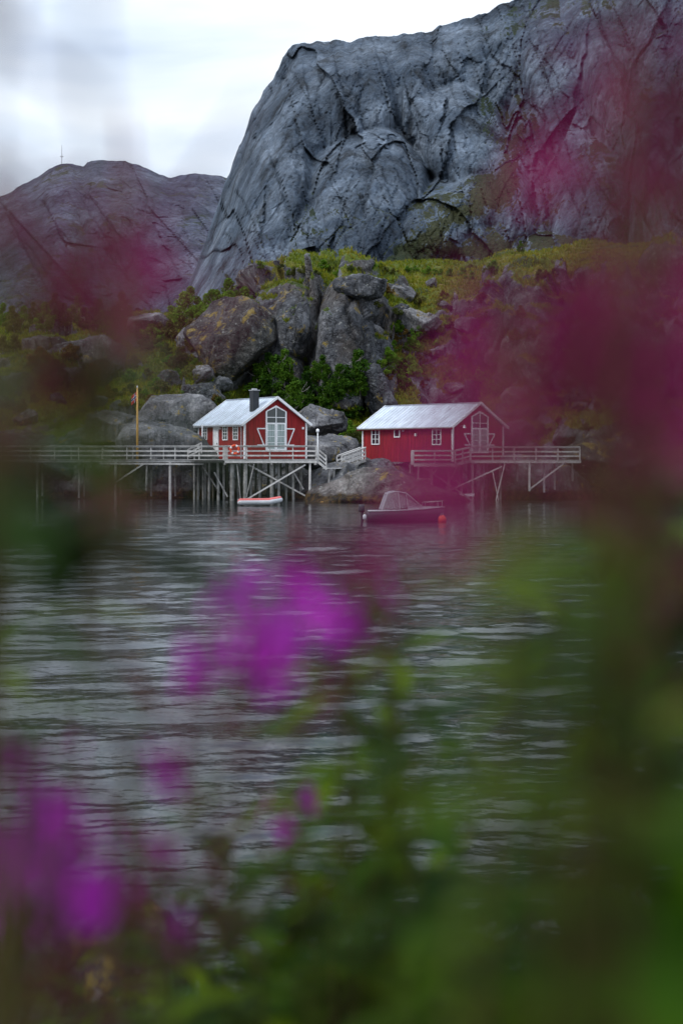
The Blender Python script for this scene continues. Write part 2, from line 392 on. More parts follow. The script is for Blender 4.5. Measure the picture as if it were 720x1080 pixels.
def cliff_sheet():
    px = np.arange(120, 960, 1.35); nc = len(px)
    rim = np.interp(px, [120,170,190,208,222,236,243,252,268,285,297,304,308,322,345,380,420,450,470,500,520,545,600,700,800,960],
                        [372,345,318,280,238,196,180,152,118,84,64,52,48,45,44,40,37,33,26,17,9,-1,-18,-55,-70,-90])
    rim = rim+3.*fbm(np.stack([px*.05, px*0, px*0], 1), 5)*2.2*(1+1.5*(px < 300))
    nr = 470; t = np.linspace(0, 1, nr)[:,None]
    py = 352+(rim[None,:]-352)*t+0*px[None,:]; X = px[None,:]+0*py
    # rounded buttresses blended by their maximum: creases between them become the gullies
    domes = [(288,215,40,125,14,34),(262,285,40,75,20,26),(330,112,30,66,10,28),(362,95,26,78,6,33),(398,82,30,70,4,27),(437,88,34,62,-6,30),
             (388,232,62,92,0,58),(335,262,34,58,12,44),(440,250,34,60,-24,46),(492,150,46,62,-26,46),(458,118,30,30,0,34),(520,55,40,62,0,30),(476,62,40,40,0,26),
             (585,95,36,120,-8,46),(560,190,26,90,-4,44),(640,70,44,130,-16,44),(690,30,44,120,-16,42),(622,215,50,70,6,58),(690,190,48,120,-6,56),
             (760,150,60,200,-8,60),(850,120,70,220,0,60),(505,262,66,40,30,56),(470,236,84,40,-32,60),(540,215,30,70,0,56),(420,285,70,30,-10,56),(200,320,40,50,20,22),(590,270,60,30,0,62)]
    rel = np.zeros_like(py)
    wx = 9*fbm(np.stack([X.ravel()*.03, py.ravel()*.02, X.ravel()*0+3], 1), 3).reshape(py.shape)
    wy = 9*fbm(np.stack([X.ravel()*.03, py.ravel()*.02, X.ravel()*0+9], 1), 3).reshape(py.shape)
    for cx, cy, rx, ry, ro, am in domes:
        a = R(ro); dx = X+wx-cx; dy = py+wy-cy
        u = (dx*math.cos(a)+dy*math.sin(a))/rx; v = (-dx*math.sin(a)+dy*math.cos(a))/ry
        d = am*np.sqrt(np.clip(1.25-(np.abs(u)**2.2+np.abs(v)**2.6), 0, 9))
        rel = np.maximum(rel, d)
    rel = smooth_axis(smooth_axis(rel, 1.6, 0), 1.3, 1)
    q = np.stack([X.ravel()*.37, rel.ravel()*.3, -py.ravel()*.37], 1)       # metres at this depth
    rel = rel+ (2.6*fbm(q*np.array([.05,.05,.03]), 5)).reshape(py.shape)
    qr = q@np.array([[.96,0,-.26],[0,1,0],[.26,0,.96]]); ql = q@np.array([[.90,0,.43],[0,1,0],[-.43,0,.90]])
    for sc_, am, jt, wv, qq in (((.026,.03,.011),9.,1.0,.14,qr),((.055,.05,.016),6.0,.8,.10,ql),((.13,.1,.026),2.2,.7,.10,qr),((.34,.2,.07),1.0,.6,.12,ql),((.8,.5,.28),.4,.3,.2,qr)):
        bv, be = blocks(qq*np.array(sc_)+wv*fbm(q*sc_[0]*1.7+4,3)[:,None], .9); rel = rel+(am*bv-jt*np.exp(-be*14)).reshape(py.shape)
    for sc_, am, jt in (((.042,.02,.005),6.,1.4),((.11,.04,.011),2.4,1.0)):       # upright fracture columns
        bv, be = blocks(qr*np.array(sc_)+.07*fbm(q*.05+8,3)[:,None], 1.1); rel = rel+(am*bv-jt*np.exp(-be*16)).reshape(py.shape)
    rel = rel+ (1.6*ridged(qr*np.array([.075,.03,.010]), 5)).reshape(py.shape)*(.35+.65*sstep(.3,.7,fbm(q*.015+2,2).reshape(py.shape)+.5))
    rel = rel+ (.45*fbm(q*np.array([.6,.4,.4]), 3)).reshape(py.shape)
    base = 560+150*np.clip(t, 0, 1)**1.1+0*X+ 60*np.exp(-(px[None,:]-150)/60.)*np.ones_like(t)
    base = base-40*sstep(560,720,X)
    Y = base-rel*.95*(.35+.65*sstep(0,.12,1-t))
    P = np.stack([(X-360)/F*Y, Y, CAMZ+(HZ-py)/F*Y], 2)
    # plateau behind the rim
    top = P[-1]; rows = []
    for k, (dy, dz) in enumerate([(6,1.2),(16,1.5),(40,-1),(90,-8),(200,-30),(400,-90)]):
        r_ = top.copy(); r_[:,1] += dy; r_[:,0] *= (top[:,1]+dy)/top[:,1]; r_[:,2] += dz-dy*.12; rows.append(r_)
    nrm = grid_normals(P)
    p = P.reshape(-1,3)
    gr = sstep(.62,.9, nrm[:,:,2]).ravel()*.35+.28+.25*fbm(p*.02,3)
    xx = X.ravel(); yy = py.ravel()
    def reg(x0,y0,rx,ry,a): return a*np.exp(-((xx-x0)/rx)**2-((yy-y0)/ry)**2)
    # the green chute: a band rising from lower left to upper right
    band = np.abs((yy-276)+(xx-405)*.62)/15
    gr = gr-.08+.42*np.exp(-band**2)*sstep(395,430,xx)*sstep(560,530,xx)+reg(528,205,16,50,.22)+reg(480,264,80,12,.35)+reg(630,262,90,20,.1)+reg(590,215,30,16,.2)+reg(545,110,12,60,.18)+reg(250,330,80,25,.2)
    gr = gr-.35*sstep(230,150,yy)*sstep(520,480,xx)
    P = np.concatenate([P, np.stack(rows)], 0); gr = np.concatenate([gr, np.full(6*nc, .5)])
    o = np_mesh('cliff', P.reshape(-1,3), grid_faces(P.shape[0], nc), M['cliff'], attrs={'grass': gr})
    tag(o, 'tall blue grey granite cliff rising behind the cabins', 'cliff', kind='structure'); return o
cliff_sheet()

def mountain_sheet():
    px = np.arange(-330, 420, 1.6); nc = len(px)
    rim = np.interp(px, [-330,-200,-100,-40,0,12,24,40,52,64,76,88,92,97,112,132,144,158,168,180,192,206,222,240,262,300,420],
                        [260,250,235,222,207,203,194,187,178,173,172.5,176,171,169.5,169,170,173,179,184,187.5,184.5,183,184.5,187,196,240,330])
    rim = rim+.9*fbm(np.stack([px*.09, px*0, px*0+5], 1), 4)*2
    nr = 330; t = np.linspace(0,1,nr)[:,None]
    py = 362+(rim[None,:]-362)*t+0*px[None,:]; X = px[None,:]+0*py
    q = np.stack([X.ravel()*.8, X.ravel()*0, -py.ravel()*.8], 1)
    qr = q@np.array([[.80,0,-.6],[0,1,0],[.6,0,.80]])
    rel = 38*fbm(q*.009+4, 4)+13*ridged(qr*np.array([.028,1,.010]), 5)+8*ridged(q*np.array([.02,1,.016])+7, 4)
    bv, be = blocks(qr*np.array([.022,.04,.009])); rel = rel+15*bv-1.5*np.exp(-be*12)
    bv, be = blocks(qr*np.array([.05,.04,.02])); rel = rel+8*bv-1.5*np.exp(-be*12)
    bv, be = blocks(qr*np.array([.11,.1,.045])); rel = rel+3.6*bv-1.2*np.exp(-be*10)
    rel = rel.reshape(py.shape)
    # shoulders of the ridge
    for cx, cy, rx, ry, ro, am in [(60,250,60,90,20,60),(130,230,55,80,-10,70),(190,260,45,80,-20,60),(0,290,70,80,10,50),(235,260,36,80,18,45),(-100,300,80,80,0,50),(100,330,140,40,0,90)]:
        a = R(ro); dx = X-cx; dy = py-cy
        u = (dx*math.cos(a)+dy*math.sin(a))/rx; v = (-dx*math.sin(a)+dy*math.cos(a))/ry
        rel = rel+am*np.exp(-(u*u+v*v))*.7
    Y = 1120+330*t**1.2-rel*(.25+.75*sstep(0,.15,1-t))+0*X
    P = np.stack([(X-360)/F*Y, Y, CAMZ+(HZ-py)/F*Y], 2); top = P[-1]; rows = []
    for dy, dz in [(15,1),(50,-6),(150,-40),(400,-140)]:
        r_ = top.copy(); r_[:,1] += dy; r_[:,0] *= (top[:,1]+dy)/top[:,1]; r_[:,2] += dz-dy*.1; rows.append(r_)
    nrm = grid_normals(P); p = P.reshape(-1,3)
    gr = .06+.30*sstep(.45,.9,nrm[:,:,2]).ravel()+.35*fbm(p*.012,4)+.15*sstep(270,340,py.ravel())
    P = np.concatenate([P, np.stack(rows)], 0); gr = np.concatenate([gr, np.full(4*nc,.4)])
    o = np_mesh('mountain', P.reshape(-1,3), grid_faces(P.shape[0], nc), M['mountain'], attrs={'grass': gr})
    tag(o, 'far rounded rocky mountain ridge at the left', 'mountain', kind='structure')
mountain_sheet()

# ------------------------------------------------------------------ hillside behind the cabins
COLS = {
 -140:[(125,532),(129,495),(134,470),(150,425),(175,372),(205,338),(235,334)],
 0:[(125,532),(128,495),(133,468),(150,415),(175,362),(205,334),(235,333)],
 60:[(125,532),(127.5,495),(132,462),(150,405),(175,362),(205,340),(235,340)],
 110:[(124.5,532),(126.5,508),(130,468),(134,448),(150,415),(175,372),(200,345),(228,340)],
 150:[(124.5,532),(126.5,506),(130,462),(134,440),(148,418),(165,388),(188,350),(215,338)],
 195:[(125,532),(128,500),(132,455),(136,432),(150,418),(165,385),(185,345),(210,328)],
 240:[(130.5,532),(133,500),(137,470),(144,440),(155,402),(164,360),(178,332),(205,318)],
 265:[(131.5,532),(134,500),(139,470),(148,435),(156,405),(160,345),(165,305),(178,296),(210,300)],
 290:[(131.5,532),(135,500),(140,470),(150,435),(156,402),(160,345),(164,300),(175,288),(205,288)],
 340:[(121,532),(125,508),(131,493),(138,478),(150,432),(157,395),(161,330),(165,292),(176,284),(205,284)],
 370:[(117,532),(120,510),(126,491),(136,482),(148,440),(157,395),(161,330),(165,296),(176,283),(205,281)],
 400:[(116,532),(119,508),(125,490),(136,482),(147,440),(156,405),(163,350),(171,318),(181,296),(205,280)],
 440:[(117,532),(120,512),(125,496),(134,488),(146,440),(156,402),(165,345),(173,318),(184,298),(208,278)],
 475:[(119,532),(122,520),(130,505),(138,485),(148,440),(158,400),(168,345),(176,315),(186,295),(208,277)],
 505:[(128,532),(132,515),(137,480),(146,440),(156,400),(166,345),(174,310),(186,292),(208,277)],
 535:[(129,532),(132,510),(136,472),(143,440),(153,400),(161,345),(167,300),(180,283),(208,266)],
 590:[(127,532),(129,505),(133,465),(141,438),(148,400),(155,345),(159,300),(168,282),(205,260)],
 640:[(126,532),(128,500),(131,455),(138,435),(145,392),(151,335),(155,292),(166,276),(205,258)],
 720:[(125,532),(127,500),(130,445),(136,420),(141,360),(147,300),(152,275),(166,268),(205,257)],
 860:[(124,532),(126,500),(129,445),(135,410),(140,350),(146,300),(152,272),(170,266),(205,256)],
}
def hill_sheet():
    px = np.arange(-140, 860, 1.35); nc = len(px)
    Yg = np.linspace(108, 236, 900)
    keys = sorted(COLS); Zc = []
    for k in keys:
        a = COLS[k]; Ys = [q_[0] for q_ in a]; Zs = [CAMZ+(HZ-q_[1])/F*q_[0] for q_ in a]; Zs[0] = -.15
        Ys = [108, Ys[0]-5]+Ys+[240]; Zs = [-4,-2.2]+Zs+[Zs[-1]+1]
        Zc.append(np.interp(Yg, Ys, Zs))
    Zc = np.array(Zc); wob = 10*fbm(np.stack([Yg*.06, Yg*0, Yg*0],1), 3)
    Z = np.array([np.interp(px+wob[j], keys, Zc[:,j]) for j in range(len(Yg))])      # rows Y
    Z = smooth_axis(smooth_axis(Z, 5, 0), 5, 1)
    nr = 640; Yo = np.zeros((nr,nc)); Zo = np.zeros((nr,nc))
    s_all = np.concatenate([np.zeros((1,nc)), np.cumsum(np.sqrt((.16*np.diff(Yg)[:,None])**2+np.diff(Z, axis=0)**2), 0)])
    for i in range(nc):
        s = np.linspace(0, s_all[-1,i], nr); Yo[:,i] = np.interp(s, s_all[:,i], Yg); Zo[:,i] = np.interp(Yo[:,i], Yg, Z[:,i])
    X = (px[None,:]-360)/F*Yo
    P = np.stack([X,Yo,Zo],2); nrm = grid_normals(P); nz = nrm[:,:,2].ravel(); p = P.reshape(-1,3)
    steep = sstep(.88,.55,nz)
    xx = np.broadcast_to(px[None,:], X.shape).ravel(); yy = (HZ-(Zo-CAMZ)/Yo*F).ravel()
    gr = .95-1.0*steep+.55*fbm(p*np.array([.09,.09,.12]),4)
    gr = gr-.9*sstep(455,480,yy)
    def reg(x0,y0,rx,ry,a): return a*np.exp(-((xx-x0)/rx)**2-((yy-y0)/ry)**2)
    gr = gr+reg(330,340,60,45,-.6)+reg(150,450,60,22,-.9)+reg(455,350,55,50,.45)+reg(600,450,60,25,.35)+reg(560,345,45,40,-.3)+reg(650,350,60,60,-.25)+reg(570,275,60,14,.8)+reg(110,400,60,30,.15)+reg(400,285,120,9,.6)+reg(660,480,60,40,-.5)+reg(400,505,80,25,-1.)
    # crags: rounded pillars and blocks pushed out of the face, blended by their maximum
    rel = np.zeros(len(p)); w1 = 3.5*fbm(p*.16+3,3); w2 = 3.5*fbm(p*.16+9,3)
    for cx, cy, rx, ry, ro, am in [(286,335,22,58,0,3.6),(314,330,24,56,4,6.0),(300,385,22,38,0,3.4),(338,318,14,44,8,3.2),(364,362,30,76,4,7.0),(360,325,15,36,6,7.2),(352,395,26,34,0,4.4),(392,345,20,52,-8,4.4),(412,322,22,32,-20,3.6),
                                   (400,385,18,40,0,3.0),(378,298,30,14,0,2.6),(436,342,22,16,-15,2.6),(468,330,26,26,0,2.4),(480,385,26,50,6,2.8),(445,395,16,30,0,2.2),(505,345,24,34,10,3.2),
                                   (540,318,30,38,0,4.6),(570,330,24,52,8,5.6),(600,360,26,56,0,5.0),(635,330,30,50,-6,6.0),(668,372,30,60,0,4.8),(700,325,30,60,4,6.2),(735,370,40,80,0,6.),(790,330,50,90,0,6.),
                                   (545,400,26,40,10,2.6),(590,445,30,26,0,2.6),(650,455,44,44,0,4.0),(700,465,40,54,0,4.6),(60,375,36,26,0,2.4),(20,395,34,30,0,2.6),(150,345,24,16,0,2.0),(235,365,36,40,0,2.6),(215,425,22,20,0,2.),(130,395,26,16,0,1.6)]:
        a = R(ro); dx = xx+w1-cx; dy = yy+w2-cy
        u = (dx*math.cos(a)+dy*math.sin(a))/rx; v = (-dx*math.sin(a)+dy*math.cos(a))/ry
        rel = np.maximum(rel, am*np.clip(1.2-(np.abs(u)**2.6+np.abs(v)**3), 0, 9)**.4)
    rel = smooth_axis(smooth_axis(rel.reshape(X.shape), 1.0, 0), .9, 1).ravel()
    p = p-np.stack([rel*0, rel, rel*0],1)*1.25
    inrel = sstep(.2,1.5,rel)
    soft = sstep(.45,.75,gr)*(1-inrel)
    rockk = (1-.75*soft)*(1-.35*inrel)
    low = sstep(470,500,yy)                     # sea-worn slabs keep a smoother face
    d = 1.6*fbm(p*.12,4)
    pr = p@np.array([[.94,0,-.34],[0,1,0],[.34,0,.94]])
    bv, be = blocks(pr*np.array([.19,.15,.075])+.16*fbm(p*.25,3)[:,None], .95); d = d+rockk*(1-.6*low)*((1.9+1.6*inrel)*bv-.6*np.exp(-be*8))
    bv, be = blocks(pr*np.array([.55,.45,.22])+.4*fbm(p*.5,3)[:,None]); d = d+rockk*(1-.75*low)*(.45*bv-.3*np.exp(-be*8))
    bv, be = blocks(pr*np.array([1.5,1.3,.9])); d = d+rockk*(1-.7*low)*.10*bv
    d = d+.20*fbm(p*.9,4)*(.4+.6*rockk)
    cut = sstep(106,120,p[:,1])*sstep(-2.5,.5,p[:,2])*(.35+.65*sstep(0,2.5,p[:,2]))
    P2 = p+nrm.reshape(-1,3)*(d*cut)[:,None]
    Pg = P2.reshape(X.shape+(3,)); sm = np.stack([smooth_axis(smooth_axis(Pg[:,:,k],3,0),3,1) for k in range(3)],2)
    n2 = grid_normals(sm)[:,:,2].ravel()
    flat = sstep(.42,.86,n2)
    gr = .12+.85*flat+.50*fbm(p*np.array([.12,.12,.2]),4)-.25*inrel-.9*sstep(455,480,yy)-.45*sstep(425,455,yy)*sstep(240,200,xx)
    gr = gr+reg(330,340,60,45,-.25)+reg(455,330,50,45,.22)+reg(570,272,60,12,.5)+reg(650,350,80,70,-.12)+reg(400,285,120,9,.4)+reg(180,395,50,25,.2)+reg(600,440,50,20,.12)+reg(400,505,80,25,-1.)+reg(130,445,50,20,-.5)
    o = np_mesh('hillside', P2, grid_faces(nr,nc), M['hill'], attrs={'grass': gr})
    tag(o, 'rocky grassed hillside above the shore', 'hillside', kind='structure')
    return o, P2, gr, nrm.reshape(-1,3), xx, yy
hill, HP, HG, HN, HX, HY = hill_sheet()
_me = hill.data
HB = BVHTree.FromPolygons([tuple(v) for v in HP[:, :]], [tuple(p_.vertices) for p_ in _me.polygons])
def hit(px, py):
    """the hillside point seen at a photo pixel"""
    d = Vector(((px-360)/F, 1, (HZ-py)/F)).normalized()
    r_ = HB.ray_cast(Vector((0,0,CAMZ)), d, 400)
    return r_[0]
def ground_z(x, y):
    r_ = HB.ray_cast(Vector((x,y,120)), Vector((0,0,-1)), 300)
    return r_[0].z if r_[0] is not None else -2

# ------------------------------------------------------------------ boulders and outcrops
def ico(sub):
    import bmesh
    bm = bmesh.new(); bmesh.ops.create_icosphere(bm, subdivisions=sub, radius=1)
    V = np.array([v.co[:] for v in bm.verts]); Fc = np.array([[v.index for v in f.verts] for f in bm.faces]); bm.free(); return V, Fc
ICO5 = ico(6); ICO4 = ico(5)
def rock_verts(seed, dims, taper=0., sharp=28, planes=11, rough=.06, big=True, lean=0.):
    V, Fc = ICO5 if big else ICO4
    r_ = np.random.default_rng(seed); nrm = r_.normal(size=(planes,3)); nrm /= np.linalg.norm(nrm, axis=1)[:,None]
    dist = r_.uniform(.6,1.,planes)
    dots = np.maximum(V@nrm.T, 1e-3); rr = dist[None,:]/dots
    rad = (np.sum(rr**(-sharp), 1))**(-1/sharp)
    rad = np.minimum(rad, 1.35)
    P = V*rad[:,None]
    h = np.clip((P[:,2]+1)/2, 0, 1.2); s = 1-taper*h; P[:,0] *= s; P[:,1] *= s; P[:,0] += lean*h
    dims = np.array(dims, float); P = P*dims/2*1.12
    sz = dims.mean()
    q = P/sz*3+seed*3.1
    d = rough*sz*fbm(q,5)*1.2
    bv, be = blocks(q*np.array([1.2,1.2,.6])); d = d+rough*sz*(.9*bv-.35*np.exp(-be*8))
    bv, be = blocks(q*np.array([3.2,3.2,2.])); d = d+rough*sz*.3*bv
    return P+V*d[:,None], Fc
def boulder(px, py, wpx, hpx, seed, label, mat='boulder', Y=None, depth=None, taper=0., group=None, rz=0., name='boulder', cat='boulder', big=False, rough=.07, sharp=60, planes=10, lean=0., tilt=0., dY=0.):
    if Y is None:
        hp = hit(px, py+hpx*.3); Y = hp.y if hp is not None else 150
        Y += dY
    x, y, z = W(px, py, Y); w = wpx/F*Y; h = hpx/F*Y
    P, Fc = rock_verts(seed, (w, depth or (w+h)*.5, h), taper, sharp, planes, rough, big, lean)
    a = np.array(Matrix.Rotation(rz,3,'Z')@Matrix.Rotation(tilt,3,'Y')); P = P@a.T
    o = np_mesh(name, P, Fc, M[mat]); o.location = (x,y,z)
    return tag(o, label, cat, group)
# the pillared outcrop in the middle
OC = 'rock_outcrop'
def outc(*a, **k): k.setdefault('mat','outcrop'); k.setdefault('name',OC); k.setdefault('cat','outcrop'); k.setdefault('big',True); return boulder(*a, **k)
boulder(243,368,76,74,5,'big dark boulder with ochre lichen patches above left cabin', 'dark_boulder', Y=155, depth=8, big=True, rough=.05)
boulder(398,416,38,44,12,'pale jagged grey rock just behind the left end of right cabin roof', 'outcrop', Y=146, taper=.15, big=True, rough=.09)
boulder(334,443,40,28,14,'rounded grey boulder beside the right eave of left cabin', 'boulder', Y=136, big=True, rough=.045)
boulder(352,447,30,24,15,'smaller grey boulder partly hidden behind the rounded one by left cabin', 'boulder', Y=137)
boulder(346,479,56,40,16,'broad pale speckled boulder behind the plank walkway between the cabins', 'boulder', Y=131, big=True, rough=.04, planes=10)
boulder(443,340,36,22,17,'grey boulder lodged in the grass right of the pointed slab', 'boulder', big=True)
boulder(385,300,46,22,18,'grey ledge of bare rock poking from the mossy crest', 'outcrop')
boulder(425,312,20,20,19,'small pale rock slab on the crest slope right of centre', 'boulder')
boulder(196,362,22,24,20,'pointed grey rock leaning left of the dark lichened boulder', 'boulder', taper=.5)
boulder(92,378,70,44,23,'large smooth grey boulder high on the left slope', 'boulder', big=True, rough=.04)
boulder(152,342,40,24,22,'pale rounded rock under the shrubs at upper left', 'boulder', big=True, rough=.04)
boulder(170,450,84,52,24,'long grey slab slanting down to the boardwalk beside left cabin', 'boulder', Y=132.5, depth=5, big=True, rough=.035, tilt=-.25)
boulder(120,455,62,34,25,'low grey slab behind the flagpole', 'boulder', Y=131.5, big=True, rough=.035)
boulder(216,418,34,34,26,'dark grey boulder on the slope above the left cabin eave', 'outcrop', big=True)
boulder(160,500,110,74,27,'rounded pinkish grey shore rock under the boardwalk', 'boulder', Y=127.5, depth=6, big=True, rough=.03, planes=9)
boulder(88,506,74,66,28,'grey shore rock under the left stretch of the boardwalk', 'boulder', Y=127.5, big=True, rough=.035)
boulder(20,505,90,50,29,'shore rock at the far left end of the boardwalk', 'outcrop', Y=127.5, big=True, rough=.035)
boulder(215,395,24,26,30,'small grey rock beneath the dark lichened boulder', 'boulder')
boulder(412,539,160,72,31,'long low sea worn slab in front of right cabin', 'slab', Y=119, depth=11, big=True, rough=.035, planes=10, sharp=14, taper=.25)
boulder(350,530,70,60,32,'sloping grey slab at the foot of the plank walkway', 'boulder', Y=121, depth=6, big=True, rough=.035)
boulder(568,516,76,74,33,'rounded brown grey rock under the right boardwalk', 'boulder', Y=125.5, big=True, rough=.03)
boulder(640,492,120,84,35,'big brown rock face standing in the water at the right', 'dark_boulder', Y=127, depth=9, big=True, rough=.04)
boulder(535,462,44,28,39,'grey blue boulder just right of the right cabin', 'outcrop', Y=137, big=True)
rr = random.Random(5)
for i, (bx, by) in enumerate([(60,420),(30,440),(105,425),(180,400),(232,408),(460,372),(478,410),(492,345),(430,372),(410,390),(468,322),(455,300),(520,375),(545,420),(575,400),(610,430),(650,430),(690,440),(420,330),(140,385),(120,362)]):
    s = rr.uniform(8,17)
    boulder(bx, by, s*1.4, s, 60+i, 'small weathered grey rock half buried in the grassy slope', rr.choice(['boulder','outcrop']), group='small rocks scattered over the slope', rz=rr.random()*3)

# ------------------------------------------------------------------ trees and shrubs
def crown_mesh(seed, w, h, n_clump, per, leaf, flat=.8):
    """leaf sized faces in clumps through an uneven crown volume; base of the crown at z=0.12h"""
    r_ = np.random.default_rng(seed); V = []; 
    cs = []
    for i in range(n_clump):
        a = r_.uniform(0,2*math.pi); t = r_.uniform(0,1); prof = math.sin(min(1,t*1.15+.12)*math.pi)**.6
        rad = w/2*prof*math.sqrt(r_.uniform(.1,1)); cs.append((rad*math.cos(a), rad*math.sin(a), h*(.14+.82*t), r_.uniform(.10,.22)*w))
    for cx,cy,cz,cr in cs:
        d = r_.normal(size=(per,3)); d /= np.linalg.norm(d,axis=1)[:,None]; d *= (r_.uniform(.15,1,per)**.5)[:,None]*cr
        c = np.array([cx,cy,cz])+d*np.array([1,1,flat])
        n1 = r_.normal(size=(per,3)); n1 /= np.linalg.norm(n1,axis=1)[:,None]
        n2 = np.cross(n1, r_.normal(size=(per,3))); n2 /= np.linalg.norm(n2,axis=1)[:,None]
        s = leaf*r_.uniform(.6,1.3,per)[:,None]
        V.append(np.stack([c-n1*s, c+n2*s*.5, c+n1*s, c-n2*s*.5],1).reshape(-1,3))
    V = np.concatenate(V); return V, np.arange(len(V)).reshape(-1,4)
def trunk_mb(seed, h, r0, w):
    r_ = random.Random(seed); mb = MB(); pts = [Vector((0,0,-.4))]
    for k in range(1,6): pts.append(Vector((r_.uniform(-.04,.04)*h*k/2, r_.uniform(-.04,.04)*h*k/2, h*.85*k/5)))
    mb.tube(pts, [r0*(1-.16*k) for k in range(6)], 6)
    for k in range(6):
        b = pts[2+k%3]; a = r_.uniform(0,6.28)
        e = b+Vector((math.cos(a)*w*.36, math.sin(a)*w*.36, h*r_.uniform(.15,.35))); mb.tube([b,(b+e)/2+Vector((0,0,-.03*h)),e],[r0*.45,r0*.3,r0*.1],5)
    return mb
PROTO = {}
def make_tree(kind, variant, leafmat, w, h, name):
    root = empty(name)
    V, Fc = crown_mesh(hash((kind,variant))%9999 if False else variant*31+{'t':1,'s':2,'l':3}[kind], w, h, {'t':46,'s':26,'l':16}[kind], {'t':80,'s':80,'l':70}[kind], {'t':.17,'s':.12,'l':.10}[kind])
    np_mesh('crown', V, Fc, M[leafmat], root, smooth=False)
    trunk_mb(variant, h, .035*h**.8 if kind == 't' else .03, w).build('trunk' if kind == 't' else 'stem', M['trunk'], root)
    return root
def plant(kind, leafmat, px, py, size, label, cat, group, seed=None, at=None):
    """size: height in photo pixels; root where the ray meets the hillside"""
    p = at or hit(px, py)
    if p is None: return
    r_ = random.Random(px*31+py); v = r_.randrange(3); key = (kind, leafmat, v)
    name = {'t':'birch_tree','s':'shrub','l':'low_bush'}[kind]
    w0, h0 = {'t':(3.4,5.),'s':(2.4,2.2),'l':(1.8,1.)}[kind]
    if key not in PROTO:
        o = make_tree(kind, v+len(PROTO), leafmat, w0, h0, name); PROTO[key] = o
    else: o = copy_tree(PROTO[key])
    s = size/F*p.y/h0*r_.uniform(.85,1.15)
    o.location = p; o.rotation_euler = (r_.uniform(-.1,.1), r_.uniform(-.1,.1), r_.uniform(0,6.28)); k = r_.uniform(.9,1.15); o.scale = (s*k,s*k,s)
    tag(o, label, cat, group)
def scatter(kind, mats, box, count, size, label, cat, group, seed):
    r_ = random.Random(seed); x0,x1,y0,y1 = box
    for i in range(count):
        fx = (i+.5)/count
        plant(kind, r_.choice(mats), x0+(x1-x0)*((fx*count*0.618) % 1), r_.uniform(y0,y1), r_.uniform(*size), label, cat, group)
scatter('t', ['leaf_dark'], (268,380,402,446), 30, (26,40), 'dark green birch in the thicket behind the left cabin', 'tree', 'birches in the thicket behind the left cabin', 1)
scatter('s', ['leaf_bright','leaf_dark'], (300,378,418,452), 14, (12,20), 'leafy green shrub at the front of the thicket right of left cabin', 'shrub', 'shrubs fronting the thicket', 2)
scatter('t', ['leaf_bright'], (190,268,330,352), 14, (24,38), 'bright green birch on the ridge above the dark lichened boulder', 'tree', 'bright birches above the dark boulder', 3)
scatter('s', ['leaf_bright','leaf_olive'], (140,205,345,400), 20, (12,22), 'bright green shrub on the slope left of the dark boulder', 'shrub', 'shrubs on the left slope', 4)
scatter('l', ['leaf_olive','leaf_bright','leaf_rust'], (120,235,385,432), 26, (6,12), 'low olive bush on the mossy bank above the boardwalk', 'bush', 'low bushes above the boardwalk', 5)
scatter('t', ['leaf_olive','leaf_bright'], (0,140,335,352), 16, (18,34), 'olive birch along the crest of the left slope', 'tree', 'birches along the left crest', 6)
scatter('s', ['leaf_olive','leaf_rust'], (-20,120,370,440), 22, (12,22), 'olive shrub on the left slope above the boardwalk', 'shrub', 'shrubs on the far left slope', 7)
scatter('s', ['leaf_bright','leaf_dark'], (405,440,345,420), 16, (12,20), 'green shrub climbing the gully right of the pointed slab', 'shrub', 'shrubs in the gully', 8)
scatter('l', ['leaf_olive','leaf_rust','leaf_bright'], (395,520,296,415), 44, (5,10), 'low tawny bush on the grassy slope above the right cabin', 'bush', 'low bushes above the right cabin', 9)
scatter('l', ['leaf_olive','leaf_rust'], (520,720,380,460), 36, (6,12), 'low rust and olive bush on the slope behind the right boardwalk', 'bush', 'low bushes behind the right boardwalk', 10)
scatter('s', ['leaf_olive','leaf_rust'], (540,720,285,400), 22, (8,15), 'olive shrub clinging to the right crag', 'shrub', 'shrubs on the right crag', 11)
scatter('l', ['leaf_bright','leaf_olive'], (270,520,283,292), 26, (4,8), 'low green bush along the crest of the crag', 'bush', 'low bushes along the crag crest', 12)
plant('t', 'leaf_dark', 549, 268, 16, 'small round dark tree alone on the crest of the right meadow', 'tree', None)
plant('s', 'leaf_bright', 520, 288, 12, 'lone green shrub on the crest just left of the meadow', 'shrub', None)
plant('s', 'leaf_bright', 366, 466, 22, 'bright green shrub between the pale boulder and right cabin', 'shrub', None)
plant('s', 'leaf_olive', 378, 470, 16, 'yellowish shrub tucked against the left end of right cabin', 'shrub', None)

def grass_cover():
    """short grass and heather tufts over the green parts of the hillside: nobody could count them"""
    ok = np.where((HG > .56) & (HP[:,2] > 1.2) & (HP[:,1] < 212) & (HN[:,2] > .2))[0]
    r_ = np.random.default_rng(3); ids = r_.choice(ok, 60000); c = HP[ids]+r_.normal(size=(len(ids),3))*np.array([.2,.2,.02])
    k = 3; V = []
    for j in range(k):
        a = r_.uniform(0,6.28,len(ids)); L = r_.uniform(.18,.5,len(ids)); w = r_.uniform(.05,.12,len(ids))
        dx = np.stack([np.cos(a),np.sin(a),a*0],1); lean = np.stack([np.sin(a*3)*.5,np.cos(a*5)*.5,np.ones(len(a))],1)
        V.append(np.stack([c-dx*w[:,None]-np.array([0,0,.06]), c+dx*w[:,None]-np.array([0,0,.06]), c+lean*L[:,None]],1).reshape(-1,3))
    V = np.concatenate(V)
    o = np_mesh('grass', V, np.arange(len(V)).reshape(-1,3), M['ground_grass'], smooth=False)
    tag(o, 'olive and yellow green grass covering the hillside', 'grass', kind='stuff')
grass_cover()

